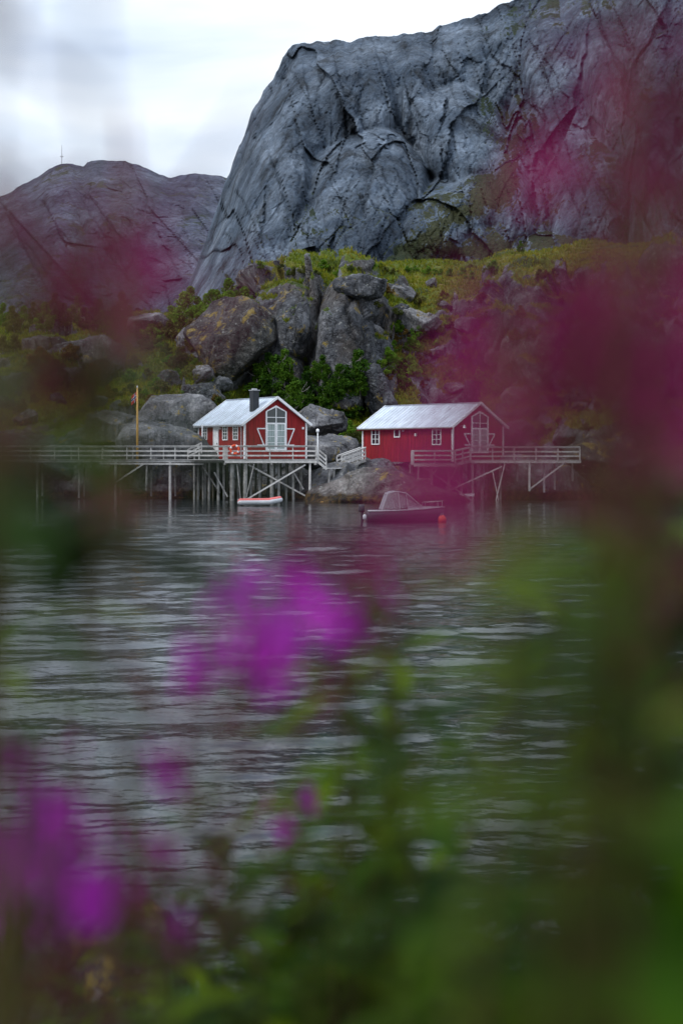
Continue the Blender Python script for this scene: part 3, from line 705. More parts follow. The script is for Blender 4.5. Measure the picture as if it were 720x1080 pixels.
# ------------------------------------------------------------------ water
def water():
    m, nt, b, out = new_mat('fjord_water'); n = N(nt); g = n.geo(); P = g.outputs['Position']
    b.inputs['Base Color'].default_value = (.006,.010,.011,1); b.inputs['Roughness'].default_value = .045; b.inputs['IOR'].default_value = 1.52
    b.inputs['Specular IOR Level'].default_value = .55
    a = n.noise(n.mapping(P,(.55,1.,1.)), 2.8, 3, .5, .5); c = n.noise(n.mapping(P,(.6,1.1,1),(0,0,.35)), 8., 3, .55, .3)
    h = n.math('ADD', n.math('MULTIPLY', a, 1.), n.math('MULTIPLY', c, .30))
    n.l(n.bump(h, .8, .028), b.inputs['Normal'])
    da = np.linspace(-.34,.34,420); col = np.concatenate([[-8,-3,-1.5,-.9,-.6,-.45], da, [.45,.6,.9,1.5,3,8]])
    row = np.concatenate([[.5,2], np.exp(np.linspace(math.log(3.5), math.log(150), 900)), [170,220,400,900,3000]])
    Yv = row[:,None]+0*col[None,:]; Xv = col[None,:]*row[:,None]
    r_ = np.random.default_rng(6); Zv = np.zeros_like(Xv); sp = np.gradient(row)[:,None]+0*Xv
    for k in range(96):
        L = .20*(4.2/.20)**(r_.random()**1.25); kk = 2*math.pi/L; th = r_.normal(0,.42)+math.pi/2+.08
        amp = .0027*L**.86*r_.uniform(.5,1.2)
        fade = sstep(2.2,5.,L/np.maximum(sp, 1e-3))
        ph = kk*(Xv*math.cos(th)+Yv*math.sin(th))+r_.uniform(0,6.28)
        Zv += amp*fade*(np.sin(ph)+.25*np.sin(2*ph+.6))
    # gusts: calmer and rougher patches
    pat = fbm(np.stack([Xv.ravel()*.06, Yv.ravel()*.035, Xv.ravel()*0],1), 3).reshape(Xv.shape)
    Zv *= (1-.5*sstep(55,95,Yv))*(.9+.9*pat)*(1-sstep(150,230,Yv))*(np.abs(col)[None,:] < .4)
    o = np_mesh('water', np.stack([Xv,Yv,Zv],2).reshape(-1,3), grid_faces(len(row),len(col)), m)
    tag(o, 'dark rippled fjord water', 'water', kind='structure')
    bed = MB().box(-900,900,-5,260,-9,-8).build('sea_bed', M['bank']); tag(bed, 'sea bed', 'sea bed', kind='structure')
water()

# ------------------------------------------------------------------ cabins
def window(root, plane, u0, u1, z0, z1, nu=2, nz=1, off=0., fw=.09, curtain=False, glass='glass'):
    """plane 'side': on x=0 facing -x, u is local y; plane 'front': on y=0 facing -y, u is local x"""
    def B(mb, a0,a1,b0,b1,d0,d1):
        if plane == 'side': mb.box(-d1,-d0,a0,a1,b0,b1)
        else: mb.box(a0,a1,-d1,-d0,b0,b1)
    f = MB()
    B(f,u0,u0+fw,z0,z1,.0,.09); B(f,u1-fw,u1,z0,z1,.0,.09); B(f,u0+fw,u1-fw,z1-fw,z1,.0,.09); B(f,u0+fw,u1-fw,z0,z0+fw,.0,.10)
    fo = f.build('window', M['white'], root)
    s = MB(); a0, a1, b0, b1 = u0+fw, u1-fw, z0+fw, z1-fw
    for i in range(1,nu):
        c = a0+(a1-a0)*i/nu; B(s,c-.03,c+.03,b0,b1,.045,.078)
    for i in range(1,nz+1):
        c = b0+(b1-b0)*i/(nz+1); B(s,a0,a1,c-.02,c+.02,.048,.072)
    s.build('window_bars', M['white'], fo)
    g = MB(); B(g,a0,a1,b0,b1,.03,.042); g.build('pane', M[glass], fo)
    return fo

def cabin(name, label, origin, phi, w, L, zf, ze, za, tall, side_windows, braces, fascia):
    root = empty(name, origin, phi); tag(root, label, 'cabin')
    Z = lambda z: z-origin[2]
    zf, ze, za = Z(zf), Z(ze), Z(za); mid = w/2
    # board cladding, one mesh: core plus upright boards of slightly uneven thickness
    mb = MB(); mb.prism([(0.03,zf),(w-.03,zf),(w-.03,ze),(mid,za-.02),(.03,ze)], 'y', .03, L-.03)
    r_ = random.Random(int(w*100+L)); bw = .155
    nb = int(w/bw)
    for i in range(nb):
        a, b_ = i*w/nb, (i+1)*w/nb; zt = lambda x: ze+(za-ze)*(1-abs(x-mid)/mid)-.01; t = r_.uniform(0,.018)
        for yy0, yy1 in ((-.005-t,.028),(L-.028,L+.005+t)):
            mb.add([(a+.008,yy0,zf),(b_-.008,yy0,zf),(b_-.008,yy0,zt(b_-.008)),(a+.008,yy0,zt(a+.008)),(a+.008,yy1,zf),(b_-.008,yy1,zf),(b_-.008,yy1,zt(b_-.008)),(a+.008,yy1,zt(a+.008))],
                   [(0,1,2,3),(7,6,5,4),(0,4,5,1),(1,5,6,2),(2,6,7,3),(3,7,4,0)])
    nb = int(L/bw)
    for i in range(nb):
        a, b_ = i*L/nb, (i+1)*L/nb; t = r_.uniform(0,.018)
        mb.box(-.005-t,.028,a+.008,b_-.008,zf,ze); mb.box(w-.028,w+.005+t,a+.008,b_-.008,zf,ze)
    mb.build('wall', M['red'], root)
    # roof: two metal planes with standing seams
    ov, og, th = .38, .34, .10; sl_ = (za-ze)/mid
    for sgn in (-1,1):
        rf = MB()
        xe = mid+sgn*(mid+ov); zo = ze-ov*sl_+.09; zr = za+.09
        rf.prism([(mid,zr),(mid,zr-th),(xe,zo-th),(xe,zo)], 'y', -og, L+og)
        ns = int(L/.45)
        for i in range(ns+1):
            y = -og+.02+(L+2*og-.04)*i/ns
            rf.bar((mid+sgn*.05,y,zr+.012-.05*sl_),(xe,y,zo+.012),.028,.035)
        ro = rf.build('roof', M['roof'], root)
    rc = MB(); rc.bar((mid,-og,za+.10),(mid,L+og,za+.10),.26,.04); rc.build('ridge_cap', M['roof'], root)
    # white barge boards on both gables, corner boards
    for yy in (-og-.02, L+og+.02):
        for sgn in (-1,1):
            bb = MB(); bb.bar((mid,yy,za+.05),(mid+sgn*(mid+ov+.02),yy,ze-ov*sl_+.03),.045,.21); bb.build('barge_board', M['white'], root)
    for x, y in ((0,0),(w,0),(0,L),(w,L)):
        cb = MB(); cb.box(x-.075,x+.075,y-.075,y+.075,zf,ze-.03); cb.build('corner_board', M['white'], root)
    fb = MB()
    fb.box(-ov-.02,-ov+.02,-og,L+og,ze-ov*sl_-.13,ze-ov*sl_+.03)
    fb.build('eave_board', M[fascia], root)
    gt = MB(); gt.tube([(-ov-.07,-og+.1,ze-ov*sl_-.02),(-ov-.07,L+og-.1,ze-ov*sl_-.02)], .05, 8); gt.build('gutter', M['wood_dark' if fascia == 'red' else 'steel'], root)
    # tall pentagonal glazed door front
    x0, x1, zb, zt_, zs, zap, zbar = tall; zb, zt_, zs, zap, zbar = map(Z, (zb,zt_,zs,zap,zbar)); xm = (x0+x1)/2; fw = .13
    fr = MB()
    fr.box(x0,x0+fw,-.12,0,zb,zs); fr.box(x1-fw,x1,-.12,0,zb,zs)
    for sgn, xa in ((-1,x0),(1,x1)):
        fr.add([(xa,-.118,zs),(xm,-.118,zap),(xm,-.118,zap-fw*1.15),(xa-sgn*fw,-.118,zs-.02),(xa,0,zs),(xm,0,zap),(xm,0,zap-fw*1.15),(xa-sgn*fw,0,zs-.02)],
               [(0,1,2,3),(7,6,5,4),(0,4,5,1),(1,5,6,2),(2,6,7,3),(3,7,4,0)])
    fr.box(x0+fw,x1-fw,-.11,0,zb,zb+.16); fr.box(x0+fw,x1-fw,-.112,0,zt_-.07,zt_+.07); fr.box(xm-.06,xm+.06,-.105,0,zb+.16,zt_-.07)
    fr.box(xm-.035,xm+.035,-.10,0,zt_+.07,zap-fw*1.2); fr.box(x0+fw,xm-.035,-.095,0,zbar-.03,zbar+.03); fr.box(xm+.035,x1-fw,-.095,0,zbar-.03,zbar+.03)
    fo = fr.build('gable_window', M['white'], root)
    for a, b_ in ((x0+fw,xm-.06),(xm+.06,x1-fw)):
        d = MB(); d.box(a,a+.07,-.09,0,zb+.16,zt_-.07); d.box(b_-.07,b_,-.09,0,zb+.16,zt_-.07)
        for k in range(1,4): zz = zb+.16+(zt_-.23-zb)*k/4; d.box(a+.07,b_-.07,-.075,-.01,zz-.02,zz+.02)
        do = d.build('door', M['white'], root)
        g = MB(); g.box(a+.07,b_-.07,-.06,-.04,zb+.16,zt_-.07); g.build('pane', M['doorpane'], do)
    g = MB(); g.prism([(x0+fw,zt_+.07),(x1-fw,zt_+.07),(x1-fw,zs-.02),(xm,zap-fw*1.2),(x0+fw,zs-.02)], 'y', -.05, -.038); g.build('pane', M['glass'], fo)
    # open-shutter braces either side of the doors
    zt2, zb2 = map(Z, braces[:2]); wd = braces[2]
    for sgn, xa in ((-1,x0),(1,x1)):
        b = MB(); xo = xa+sgn*wd
        b.box(min(xa,xo),max(xa,xo),-.07,-.025,zt2-.05,zt2+.05); b.box(min(xa,xa+sgn*wd*.95),max(xa,xa+sgn*wd*.95),-.07,-.025,zb2-.05,zb2+.05)
        b.bar((xo-sgn*.05,-.052,zt2-.05),(xa+sgn*wd*.22,-.052,zb2+.05),.04,.10); b.build('shutter_brace', M['white'], root)
    for (y0,y1,z0,z1,nu,nz) in side_windows:
        window(root, 'side', y0, y1, Z(z0), Z(z1), nu, nz)
    return root

def doorpane():
    m, nt, b, out = new_mat('curtained_glass'); n = N(nt); tc = n.n('ShaderNodeTexCoord')
    f = n.noise(n.mapping(tc.outputs['Object'], (9,1,.6)), 1.5, 3, .5)
    n.l(n.ramp(f, [(.35,(.17,.23,.22)),(.65,(.40,.47,.45))]), b.inputs['Base Color']); b.inputs['Roughness'].default_value = .12
    b.inputs['Specular IOR Level'].default_value = .8; return m
M['doorpane'] = doorpane()

DZ = 3.40
LX, LY = (258-360)/F*122, 122.
left = cabin('boat_cabin', 'red cabin with black chimney on tall timber trestle, the left of the two', (LX,LY,3.4), R(33.6), 6.2, 8.3, 3.44, 6.62, 8.72,
   (2.05,4.15,4.15,6.5,7.55,8.07,7.03), [(1.05,1.95,5.05,6.42,2,3),(2.9,3.8,5.05,6.42,2,3),(6.65,7.5,5.1,6.42,2,3)], (6.05,4.62,.85), 'white')
ch = MB(); ch.box(1.18,1.78,.6,1.2,3.7,5.95); cho = ch.build('chimney', M['black'], left)
cc = MB(); cc.box(1.12,1.84,.54,1.26,5.95,6.02); cc.box(1.3,1.66,.72,1.08,6.02,6.14); cc.build('chimney_cap', M['steel'], cho)
dd = MB(); dd.box(-.09,0,4.55,4.66,.05,3.02); dd.box(-.09,0,5.40,5.5,.05,3.02); dd.box(-.09,0,4.66,5.40,2.92,3.02); dd.build('door_frame', M['white'], left)
dd = MB(); dd.box(-.06,0,4.66,5.40,.05,2.92); do = dd.build('door', M['white'], left)
hh = MB(); hh.box(-.12,-.06,4.74,4.80,1.3,1.42); hh.build('handle', M['black'], do)
pp = MB(); pp.box(-1.0,-.9,5.85,5.95,0,3.0); pp.build('porch_post', M['white'], left)
lm = MB(); lm.box(-.22,0,4.18,4.3,2.62,2.80); lm.build('wall_lamp', M['white'], left)
lm = MB(); lm.box(5.75,5.87,-.2,0,2.62,2.82); lm.build('wall_lamp', M['white'], left)
dp = MB(); dp.tube([(-.38,.3,2.95),(-.14,.35,2.7),(-.14,.35,.1)], .045, 8); dp.build('drainpipe', M['steel'], left)

RX, RY = (477-360)/F*120, 120.
right = cabin('boat_cabin', 'long red cabin on rock with small white side windows, the right of the two', (RX,RY,3.2), R(41), 6.2, 11.3, 3.16, 6.30, 8.18,
   (2.2,4.3,3.92,6.03,7.05,7.55,6.5), [(9.05,10.1,4.68,6.08,2,2),(6.4,7.15,5.3,6.05,1,0),(1.3,2.4,4.62,5.98,2,2)], (5.58,4.62,.85), 'red')
lm = MB(); lm.box(-.2,0,4.3,4.42,2.2,2.45); lm.build('wall_lamp', M['white'], right)
vt = MB(); vt.box(-.06,0,5.9,6.15,2.62,2.85); vt.build('vent', M['steel'], right)
lm = MB(); lm.tube([(0.9,-.02,3.0),(.9,-.5,3.1)], .03, 6); lm.tube([(.9,-.5,3.12),(.9,-.5,2.85)], [.05,.16], 10); lm.build('wall_lamp', M['steel'], right)
for x, y in ((.4,3),(.4,5.5),(.4,8),(.4,10.8),(5.8,3),(5.8,8),(3,1)):
    b = MB(); b.bar((x,y,-4.5),(x,y,-.02),.2,.2); b.build('stilt', M['piling'], right)

# ------------------------------------------------------------------ piers
class Pier:
    """an Empty with decking, beams, posts, braces and railings as parts"""
    def __init__(s, name, label, loc): s.o = empty(name, loc); tag(s.o, label, 'pier'); s.L = Vector(loc)
    def rel(s, p): return Vector(p)-s.L
    def decking(s, x0,x1,y0,y1,z, along='y', seed=0):
        mb = MB(); r_ = random.Random(seed); a0, a1 = (x0,x1) if along == 'y' else (y0,y1); n_ = int((a1-a0)/.15)
        for i in range(n_):
            p = a0+(a1-a0)*i/n_; q = p+(a1-a0)/n_-.012; j = r_.uniform(-.03,.03); t = z+r_.uniform(-.006,.006)
            if along == 'y': mb.box(p-s.L.x,q-s.L.x,y0+j-s.L.y,y1+j-s.L.y,t-.045-s.L.z,t-s.L.z)
            else: mb.box(x0+j-s.L.x,x1+j-s.L.x,p-s.L.y,q-s.L.y,t-.045-s.L.z,t-s.L.z)
        return mb.build('decking', M['wood'], s.o)
    def beam(s, p, q, w=.14, h=.2, mat='wood', name='beam'):
        return MB().bar(s.rel(p), s.rel(q), w, h).build(name, M[mat], s.o)
    def post(s, x, y, ztop, zbot=None, r=.09, mat='piling', name='post'):
        zb = min(-.6, 9) if zbot is None else zbot
        j = random.uniform(-.05,.05)
        return MB().tube([s.rel((x+j,y,zb)), s.rel((x,y,ztop))], [r*1.1,r], 8).build(name, M[mat], s.o)
    def railing(s, pts, h=1.1, step=1.9, mat='wood_pale', rails=3):
        mbp = []; r0 = None
        root = None
        # rails first: one part carrying its posts as sub-parts
        mb = MB()
        for a, b in zip(pts[:-1], pts[1:]):
            a = Vector(a); b = Vector(b)
            for k in range(rails):
                zz = h*(k+1)/rails-.06
                mb.bar(s.rel(a+Vector((0,0,zz))), s.rel(b+Vector((0,0,zz))), .045, .13)
            mb.bar(s.rel(a+Vector((0,0,h+.0))), s.rel(b+Vector((0,0,h+.0))), .16, .045)
        root = mb.build('railing', M[mat], s.o)
        for a, b in zip(pts[:-1], pts[1:]):
            a = Vector(a); b = Vector(b); n_ = max(1, round((b-a).length/step))
            for i in range(n_+1):
                p = a.lerp(b, i/n_); d = (b-a).normalized(); pn = Vector((-d.y,d.x,0))*.07*(1 if d.x > 0 else -1)
                mb = MB(); mb.bar(s.rel(p+pn+Vector((0,0,-.12))), s.rel(p+pn+Vector((0,0,h-.03))), .09, .09)
                mb.build('railing_post', M[mat], root)
        return root
def PX(px, Y): return (px-360)/F*Y
def PZ(py, Y): return CAMZ+(HZ-py)/F*Y

# left boardwalk, running out of the picture
P1 = Pier('boardwalk', 'long grey timber boardwalk along the left shore', (-26,122,DZ))
xa, xb = PX(-95,121), -9.75
P1.decking(xa, xb, 121, 123.2, DZ, 'y', 1)
for y in (121.15, 123.05): P1.beam((xa,y,DZ-.15),(xb,y,DZ-.15), .12, .2, 'wood_pale' if y < 122 else 'wood')
P1.railing([(xa,121.06,DZ),(xb-.3,121.06,DZ)], 1.15, 2.1)
P1.railing([(xa,123.1,DZ),(PX(205,123.1),123.1,DZ)], 1.15, 2.6, 'wood')
for px_, zb, r_ in ((-60,506,.09),(-20,508,.09),(2,512,.09),(40,515,.08),(84,508,.08),(113.5,508,.08),(122,510,.10),(155,500,.08),(179.5,520,.11),(205,None,.09)):
    m_ = 'wood_pale' if px_ in (122,179.5) else 'piling'
    P1.post(PX(px_,121.2), 121.2, DZ-.22, None if zb is None else PZ(zb,121.2)-1.4 , r_, m_)
    P1.post(PX(px_+5,123), 123, DZ-.22, .2, .08)
P1.beam((PX(123,121),121.05,PZ(508,121)),(PX(152,121),121.05,PZ(489,121)), .09,.13,'wood_pale','brace')
P1.beam((PX(105,121),121.1,PZ(489,121)),(PX(215,121),121.1,PZ(489.5,121)), .1,.14,'wood_pale','beam')
st = MB()
# small stair with rails up to the cabin porch
for i in range(4): st.bar(P1.rel((-13.2+i*.28,124.2,DZ+.12+i*.16)), P1.rel((-13.2+i*.28,125.6,DZ+.12+i*.16)), .26,.04)
st.build('step', M['wood'], P1.o)
P1.railing([(-13.4,124.15,DZ),(-12.2,124.15,DZ+.62)], .85, 1.2)

# left cabin's deck on its trestle
P2 = Pier('trestle_deck', 'high timber deck on a crossed trestle carrying the left cabin', (-6,120,DZ))
P2.decking(-12.8, -2.05, 118.3, 130.5, DZ-.01, 'x', 2)
P2.beam((-9.7,118.38,DZ-.17),(-2.05,118.38,DZ-.17), .12,.24,'wood_pale')
P2.beam((-12.8,121.5,DZ-.20),(-2.05,121.5,DZ-.20), .16,.24); P2.beam((-12.8,125.5,DZ-.20),(-2.05,125.5,DZ-.20), .16,.24); P2.beam((-12.8,129.5,DZ-.20),(-2.05,129.5,DZ-.20), .16,.24)
P2.beam((-9.7,118.3,DZ-.36),(-9.7,130,DZ-.36), .14,.18); P2.beam((-5.8,118.3,DZ-.36),(-5.8,130,DZ-.36), .14,.18); P2.beam((-2.2,118.3,DZ-.36),(-2.2,130,DZ-.36), .14,.18)
P2.railing([(PX(236,118.3),118.35,DZ),(PX(333,118.3),118.35,DZ)], 1.15, 1.95)
P2.railing([(PX(236,118.3),118.35,DZ),(PX(236,118.3),121.1,DZ)], 1.15, 1.5)
P2.railing([(-2.1,119.6,DZ),(-2.1,126,DZ)], 1.15, 2.2)
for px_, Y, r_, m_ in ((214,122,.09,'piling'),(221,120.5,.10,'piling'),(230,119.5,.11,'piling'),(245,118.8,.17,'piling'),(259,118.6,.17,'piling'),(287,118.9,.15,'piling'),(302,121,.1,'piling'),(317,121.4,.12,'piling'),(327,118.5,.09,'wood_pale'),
                       (205,124,.09,'wood_dark'),(225,126,.1,'wood_dark'),(240,125.5,.1,'wood_dark'),(255,126,.1,'wood_dark'),(270,125.5,.1,'wood_dark'),(283,126,.1,'wood_dark'),(296,125.5,.1,'wood_dark'),(310,125.5,.1,'wood_dark'),(234,129,.1,'wood_dark'),(250,129.5,.1,'wood_dark'),(275,129.5,.1,'wood_dark'),(209,121.5,.09,'piling'),(217,123,.1,'wood'),(236,121,.1,'wood'),(251,121.5,.1,'piling'),(265,121.5,.11,'wood'),(274,120.3,.11,'piling'),(294,119.6,.1,'wood'),(309,119.4,.1,'piling'),(262,128,.1,'wood_dark'),(289,128,.1,'wood_dark'),(303,127.5,.1,'wood_dark')):  # dark rear posts added to deepen the shade under the deck by colour
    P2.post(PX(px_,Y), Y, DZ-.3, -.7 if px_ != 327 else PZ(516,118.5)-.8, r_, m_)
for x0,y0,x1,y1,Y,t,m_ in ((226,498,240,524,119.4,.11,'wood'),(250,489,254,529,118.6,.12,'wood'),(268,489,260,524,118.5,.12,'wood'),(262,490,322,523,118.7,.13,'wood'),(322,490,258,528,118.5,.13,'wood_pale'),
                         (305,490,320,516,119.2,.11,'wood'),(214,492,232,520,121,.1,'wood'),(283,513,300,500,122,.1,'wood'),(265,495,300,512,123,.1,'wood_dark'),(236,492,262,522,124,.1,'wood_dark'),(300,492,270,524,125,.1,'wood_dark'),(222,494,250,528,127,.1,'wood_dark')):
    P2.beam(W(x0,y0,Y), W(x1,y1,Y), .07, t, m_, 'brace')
# stair down at the right end
xs0, xs1 = PX(334,119), PX(344,119)
stp = MB()
for i in range(4): stp.bar(P2.rel((xs0+(xs1-xs0)*(i+.5)/4,118.4,DZ-.14-i*.16)), P2.rel((xs0+(xs1-xs0)*(i+.5)/4,119.6,DZ-.14-i*.16)), .2,.045)
stp.build('stair', M['wood'], P2.o)
P2.beam((xs0,118.4,DZ-.1),(xs1+.05,118.4,DZ-.8), .05,.2,'wood_pale','stair_stringer'); P2.beam((xs0,119.6,DZ-.1),(xs1+.05,119.6,DZ-.8), .05,.2,'wood','stair_stringer')
P2.railing([(xs0,118.38,DZ),(xs1,118.38,DZ-.68)], 1.0, .9)
# lifebuoy hangs on the rail; lamp post at the deck corner
t_ = []
def torus(R_, r_, n1=28, n2=10, arc=1.):
    mb = MB(); rings = []
    for i in range(n1):
        a = 2*math.pi*i/n1*arc; rings.append([((R_+r_*math.cos(2*math.pi*k/n2))*math.cos(a), r_*math.sin(2*math.pi*k/n2), (R_+r_*math.cos(2*math.pi*k/n2))*math.sin(a)) for k in range(n2)])
    if arc == 1.: rings.append(rings[0])
    mb.loft(rings, True, arc != 1.); return mb
lb = empty('lifebuoy', (PX(247.5,118.2),118.17,DZ+.82)); tag(lb, 'orange lifebuoy hung on the railing of the left deck', 'lifebuoy')
torus(.34,.085).build('ring', M['orange'], lb, True)
for k in range(4):
    a = k*math.pi/2+.78; b = torus(.34,.09,6,10,.09); o = b.build('band', M['white'], lb, True); o.rotation_euler = (0,a,0)
lp = empty('lamp_post', (PX(335,118.2),118.15,DZ-.2)); tag(lp, 'slim white lamp post at the stair end of the left deck', 'lamp post')
MB().tube([(0,0,0),(0,0,2.45)], .045, 8).build('post', M['white'], lp, True)
MB().tube([(0,0,2.45),(0,0,2.5),(0,0,2.7),(0,0,2.75)], [.08,.13,.12,.03], 12).build('lamp_head', M['white'], lp, True)

# plank walkway between cabins and the stair up to the right cabin
P3 = Pier('plank_walkway', 'low plank walkway over the rock joining the two cabins', (0,122,2.6))
P3.beam((xs1-.1,118.4,2.66),(PX(369,121),121.2,2.66), .05,.1,'wood_pale','edge_board')
x3 = PX(369,122)
mb = MB(); 
for i in range(18):
    t = i/17; cx = xs1+(x3-xs1)*t; cy = 119.+2.8*t; mb.bar(P3.rel((cx-.25,cy-.75,2.66)), P3.rel((cx-.05,cy+.8,2.66)), .16,.045)
mb.build('decking', M['wood'], P3.o)
for px_, Y in ((347,119),(352,119.6),(366,121.2)): P3.post(PX(px_,Y), Y, 2.6, .8, .08, 'wood')
P4 = Pier('stair', 'short wooden stair with railings up to the left end of right cabin', (1,125,2.7))
a0 = Vector((PX(358,123.2),123.2,2.66)); a1 = Vector((PX(383,124.6),124.6,3.40))
mb = MB()
for i in range(7):
    p = a0.lerp(a1,(i+.5)/7); mb.bar(P4.rel(p+Vector((.2,-.6,0))), P4.rel(p+Vector((-.2,.7,0))), .30,.045)
mb.build('step', M['wood'], P4.o)
for off in (Vector((.2,-.65,0)), Vector((-.2,.75,0))):
    P4.beam(a0+off+Vector((0,0,-.1)), a1+off+Vector((0,0,-.1)), .05,.22,'wood','stringer')
    P4.railing([a0+off, a1+off], 1.05, .9, 'wood_pale')
for p in (a0, a1): P4.post(p.x, p.y, p.z, .8, .08, 'wood')

# right cabin's lower landing, stair and upper boardwalk
P5 = Pier('trestle_deck', 'timber landing and boardwalk on splayed trestle legs before right cabin', (10,119,3.1))
zl, zu = 3.08, 3.36
P5.decking(PX(436,117.5), 9.45, 117.4, 120.4, zl, 'x', 5)
P5.decking(10.7, PX(612,118.5), 118.4, 120.9, zu, 'y', 6); P5.decking(10.7, 14.6, 120.93, 123.9, zu, 'y', 7)
mb = MB()
for i in range(4): xx_ = 9.5+i*.31; mb.box(xx_-10, xx_+.29-10, 117.9-119, 120.3-119, zl+.05+i*.07-3.1, zl+.09+i*.07-3.1)
mb.build('stair', M['wood'], P5.o)
P5.railing([(PX(436,117.5),120.2,zl),(PX(436,117.5),117.45,zl),(9.4,117.45,zl)], 1.08, 1.7)
P5.railing([(9.42,117.47,zl),(10.72,118.42,zu)], 1.1, .9)
P5.railing([(10.75,118.42,zu),(PX(611,118.5),118.42,zu)], 1.12, 1.75)
P5.railing([(14.6,120.85,zu),(PX(611,120.8),120.85,zu)], 1.12, 2.2, 'wood')
P5.beam((PX(436,117.5),117.45,zl-.16),(9.45,117.45,zl-.16), .12,.2,'wood_pale'); P5.beam((10.7,118.45,zu-.16),(PX(612,118.5),118.45,zu-.16), .12,.2,'wood_pale')
P5.beam((10.7,120.8,zu-.16),(PX(612,120.8),120.8,zu-.16), .12,.2,'wood'); P5.beam((9.5,117.45,zl-.1),(10.7,118.45,zu-.12), .08,.2,'wood_pale')
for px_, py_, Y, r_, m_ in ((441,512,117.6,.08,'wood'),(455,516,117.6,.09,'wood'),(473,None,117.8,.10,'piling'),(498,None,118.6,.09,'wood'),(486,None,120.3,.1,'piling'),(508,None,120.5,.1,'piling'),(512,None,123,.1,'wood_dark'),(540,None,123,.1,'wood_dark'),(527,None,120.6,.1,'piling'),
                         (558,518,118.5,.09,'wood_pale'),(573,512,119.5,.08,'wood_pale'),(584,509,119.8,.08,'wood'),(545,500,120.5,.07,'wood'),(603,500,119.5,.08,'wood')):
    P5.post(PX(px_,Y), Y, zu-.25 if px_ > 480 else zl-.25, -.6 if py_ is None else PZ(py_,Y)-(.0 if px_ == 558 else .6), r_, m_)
for x0,y0,x1,y1,Y,t,m_ in ((447,493,502,531,118,.12,'wood'),(474,517,529,492,118.2,.12,'wood_pale'),(532,489,521,534,118.4,.14,'wood_pale'),(519,497,527,536,118.7,.13,'wood_pale'),(558,516,594,489,118.5,.12,'wood_pale'),(483,489,470,516,117.8,.11,'wood'),
                         (474,522,500,522,118.3,.22,'white'),(441,505,457,505,117.5,.09,'wood'),(462,493,448,512,117.6,.09,'wood'),(515,495,500,525,120.3,.09,'wood_dark'),(488,495,515,530,122,.1,'wood_dark')):
    P5.beam(W(x0,y0,Y), W(x1,y1,Y), .08, t, m_, 'brace')

# ------------------------------------------------------------------ flagpole, mast, boats, buoy, rope
fp = empty('flagpole', (PX(145,124),124,2.6)); tag(fp, 'tall orange brown flagpole behind the left boardwalk', 'flagpole')
MB().tube([(0,0,0),(0,0,PZ(409,124)-2.6)], [.12,.07], 8).build('pole', M['pole'], fp, True)
MB().tube([(0,0,PZ(409,124)-2.6),(0,0,PZ(408,124)-2.5)], [.07,.05], 8).build('finial', M['white'], fp, True)
def flag():
    fz = PZ(413,124); x0 = PX(145,124)-.05; root = empty('flag', (x0,124,fz)); tag(root, 'small red flag with blue and white cross drooping from the flagpole', 'flag')
    def cloth(u0,u1,v0,v1,d,name,mat):
        nu, nv = 14, 6; V = []
        for i in range(nu+1):
            for j in range(nv+1):
                u = u0+(u1-u0)*i/nu; v = v0+(v1-v0)*j/nv
                V.append((-u*.42, .06*math.sin(u*9+v*3)+d, -v-.35*u+.02*math.sin(u*11)))
        f = grid_faces(nu+1,nv+1); a = np.array(V); b = a+np.array([0,.006,0])
        np_mesh(name, np.concatenate([a,b]), np.concatenate([f, f[:,::-1]+len(a)]), mat, root)
    cloth(0,1.1,0,.8,0,'cloth',M['flag_red'])
    cloth(.3,.54,0,.8,-.012,'white_cross',M['flag_white']); cloth(0,1.1,.28,.52,-.015,'white_cross',M['flag_white'])
    cloth(.36,.48,0,.8,-.022,'blue_cross',M['flag_blue']); cloth(0,1.1,.34,.46,-.026,'blue_cross',M['flag_blue'])
flag()
my = 1440; ms = empty('radio_mast', (PX(65.5,my),my,PZ(176,my))); tag(ms, 'thin radio mast on top of the far left mountain', 'mast')
h_ = (176-157)/F*my
MB().tube([(0,0,-6),(0,0,h_)], [.55,.35], 6).build('pole', M['steel'], ms)
MB().box(-1.6,1.6,-.5,.5,h_*.55,h_*.60).build('crossarm', M['steel'], ms); MB().tube([(0,0,h_),(0,0,h_+4)], [.3,.2], 6).build('antenna', M['steel'], ms)

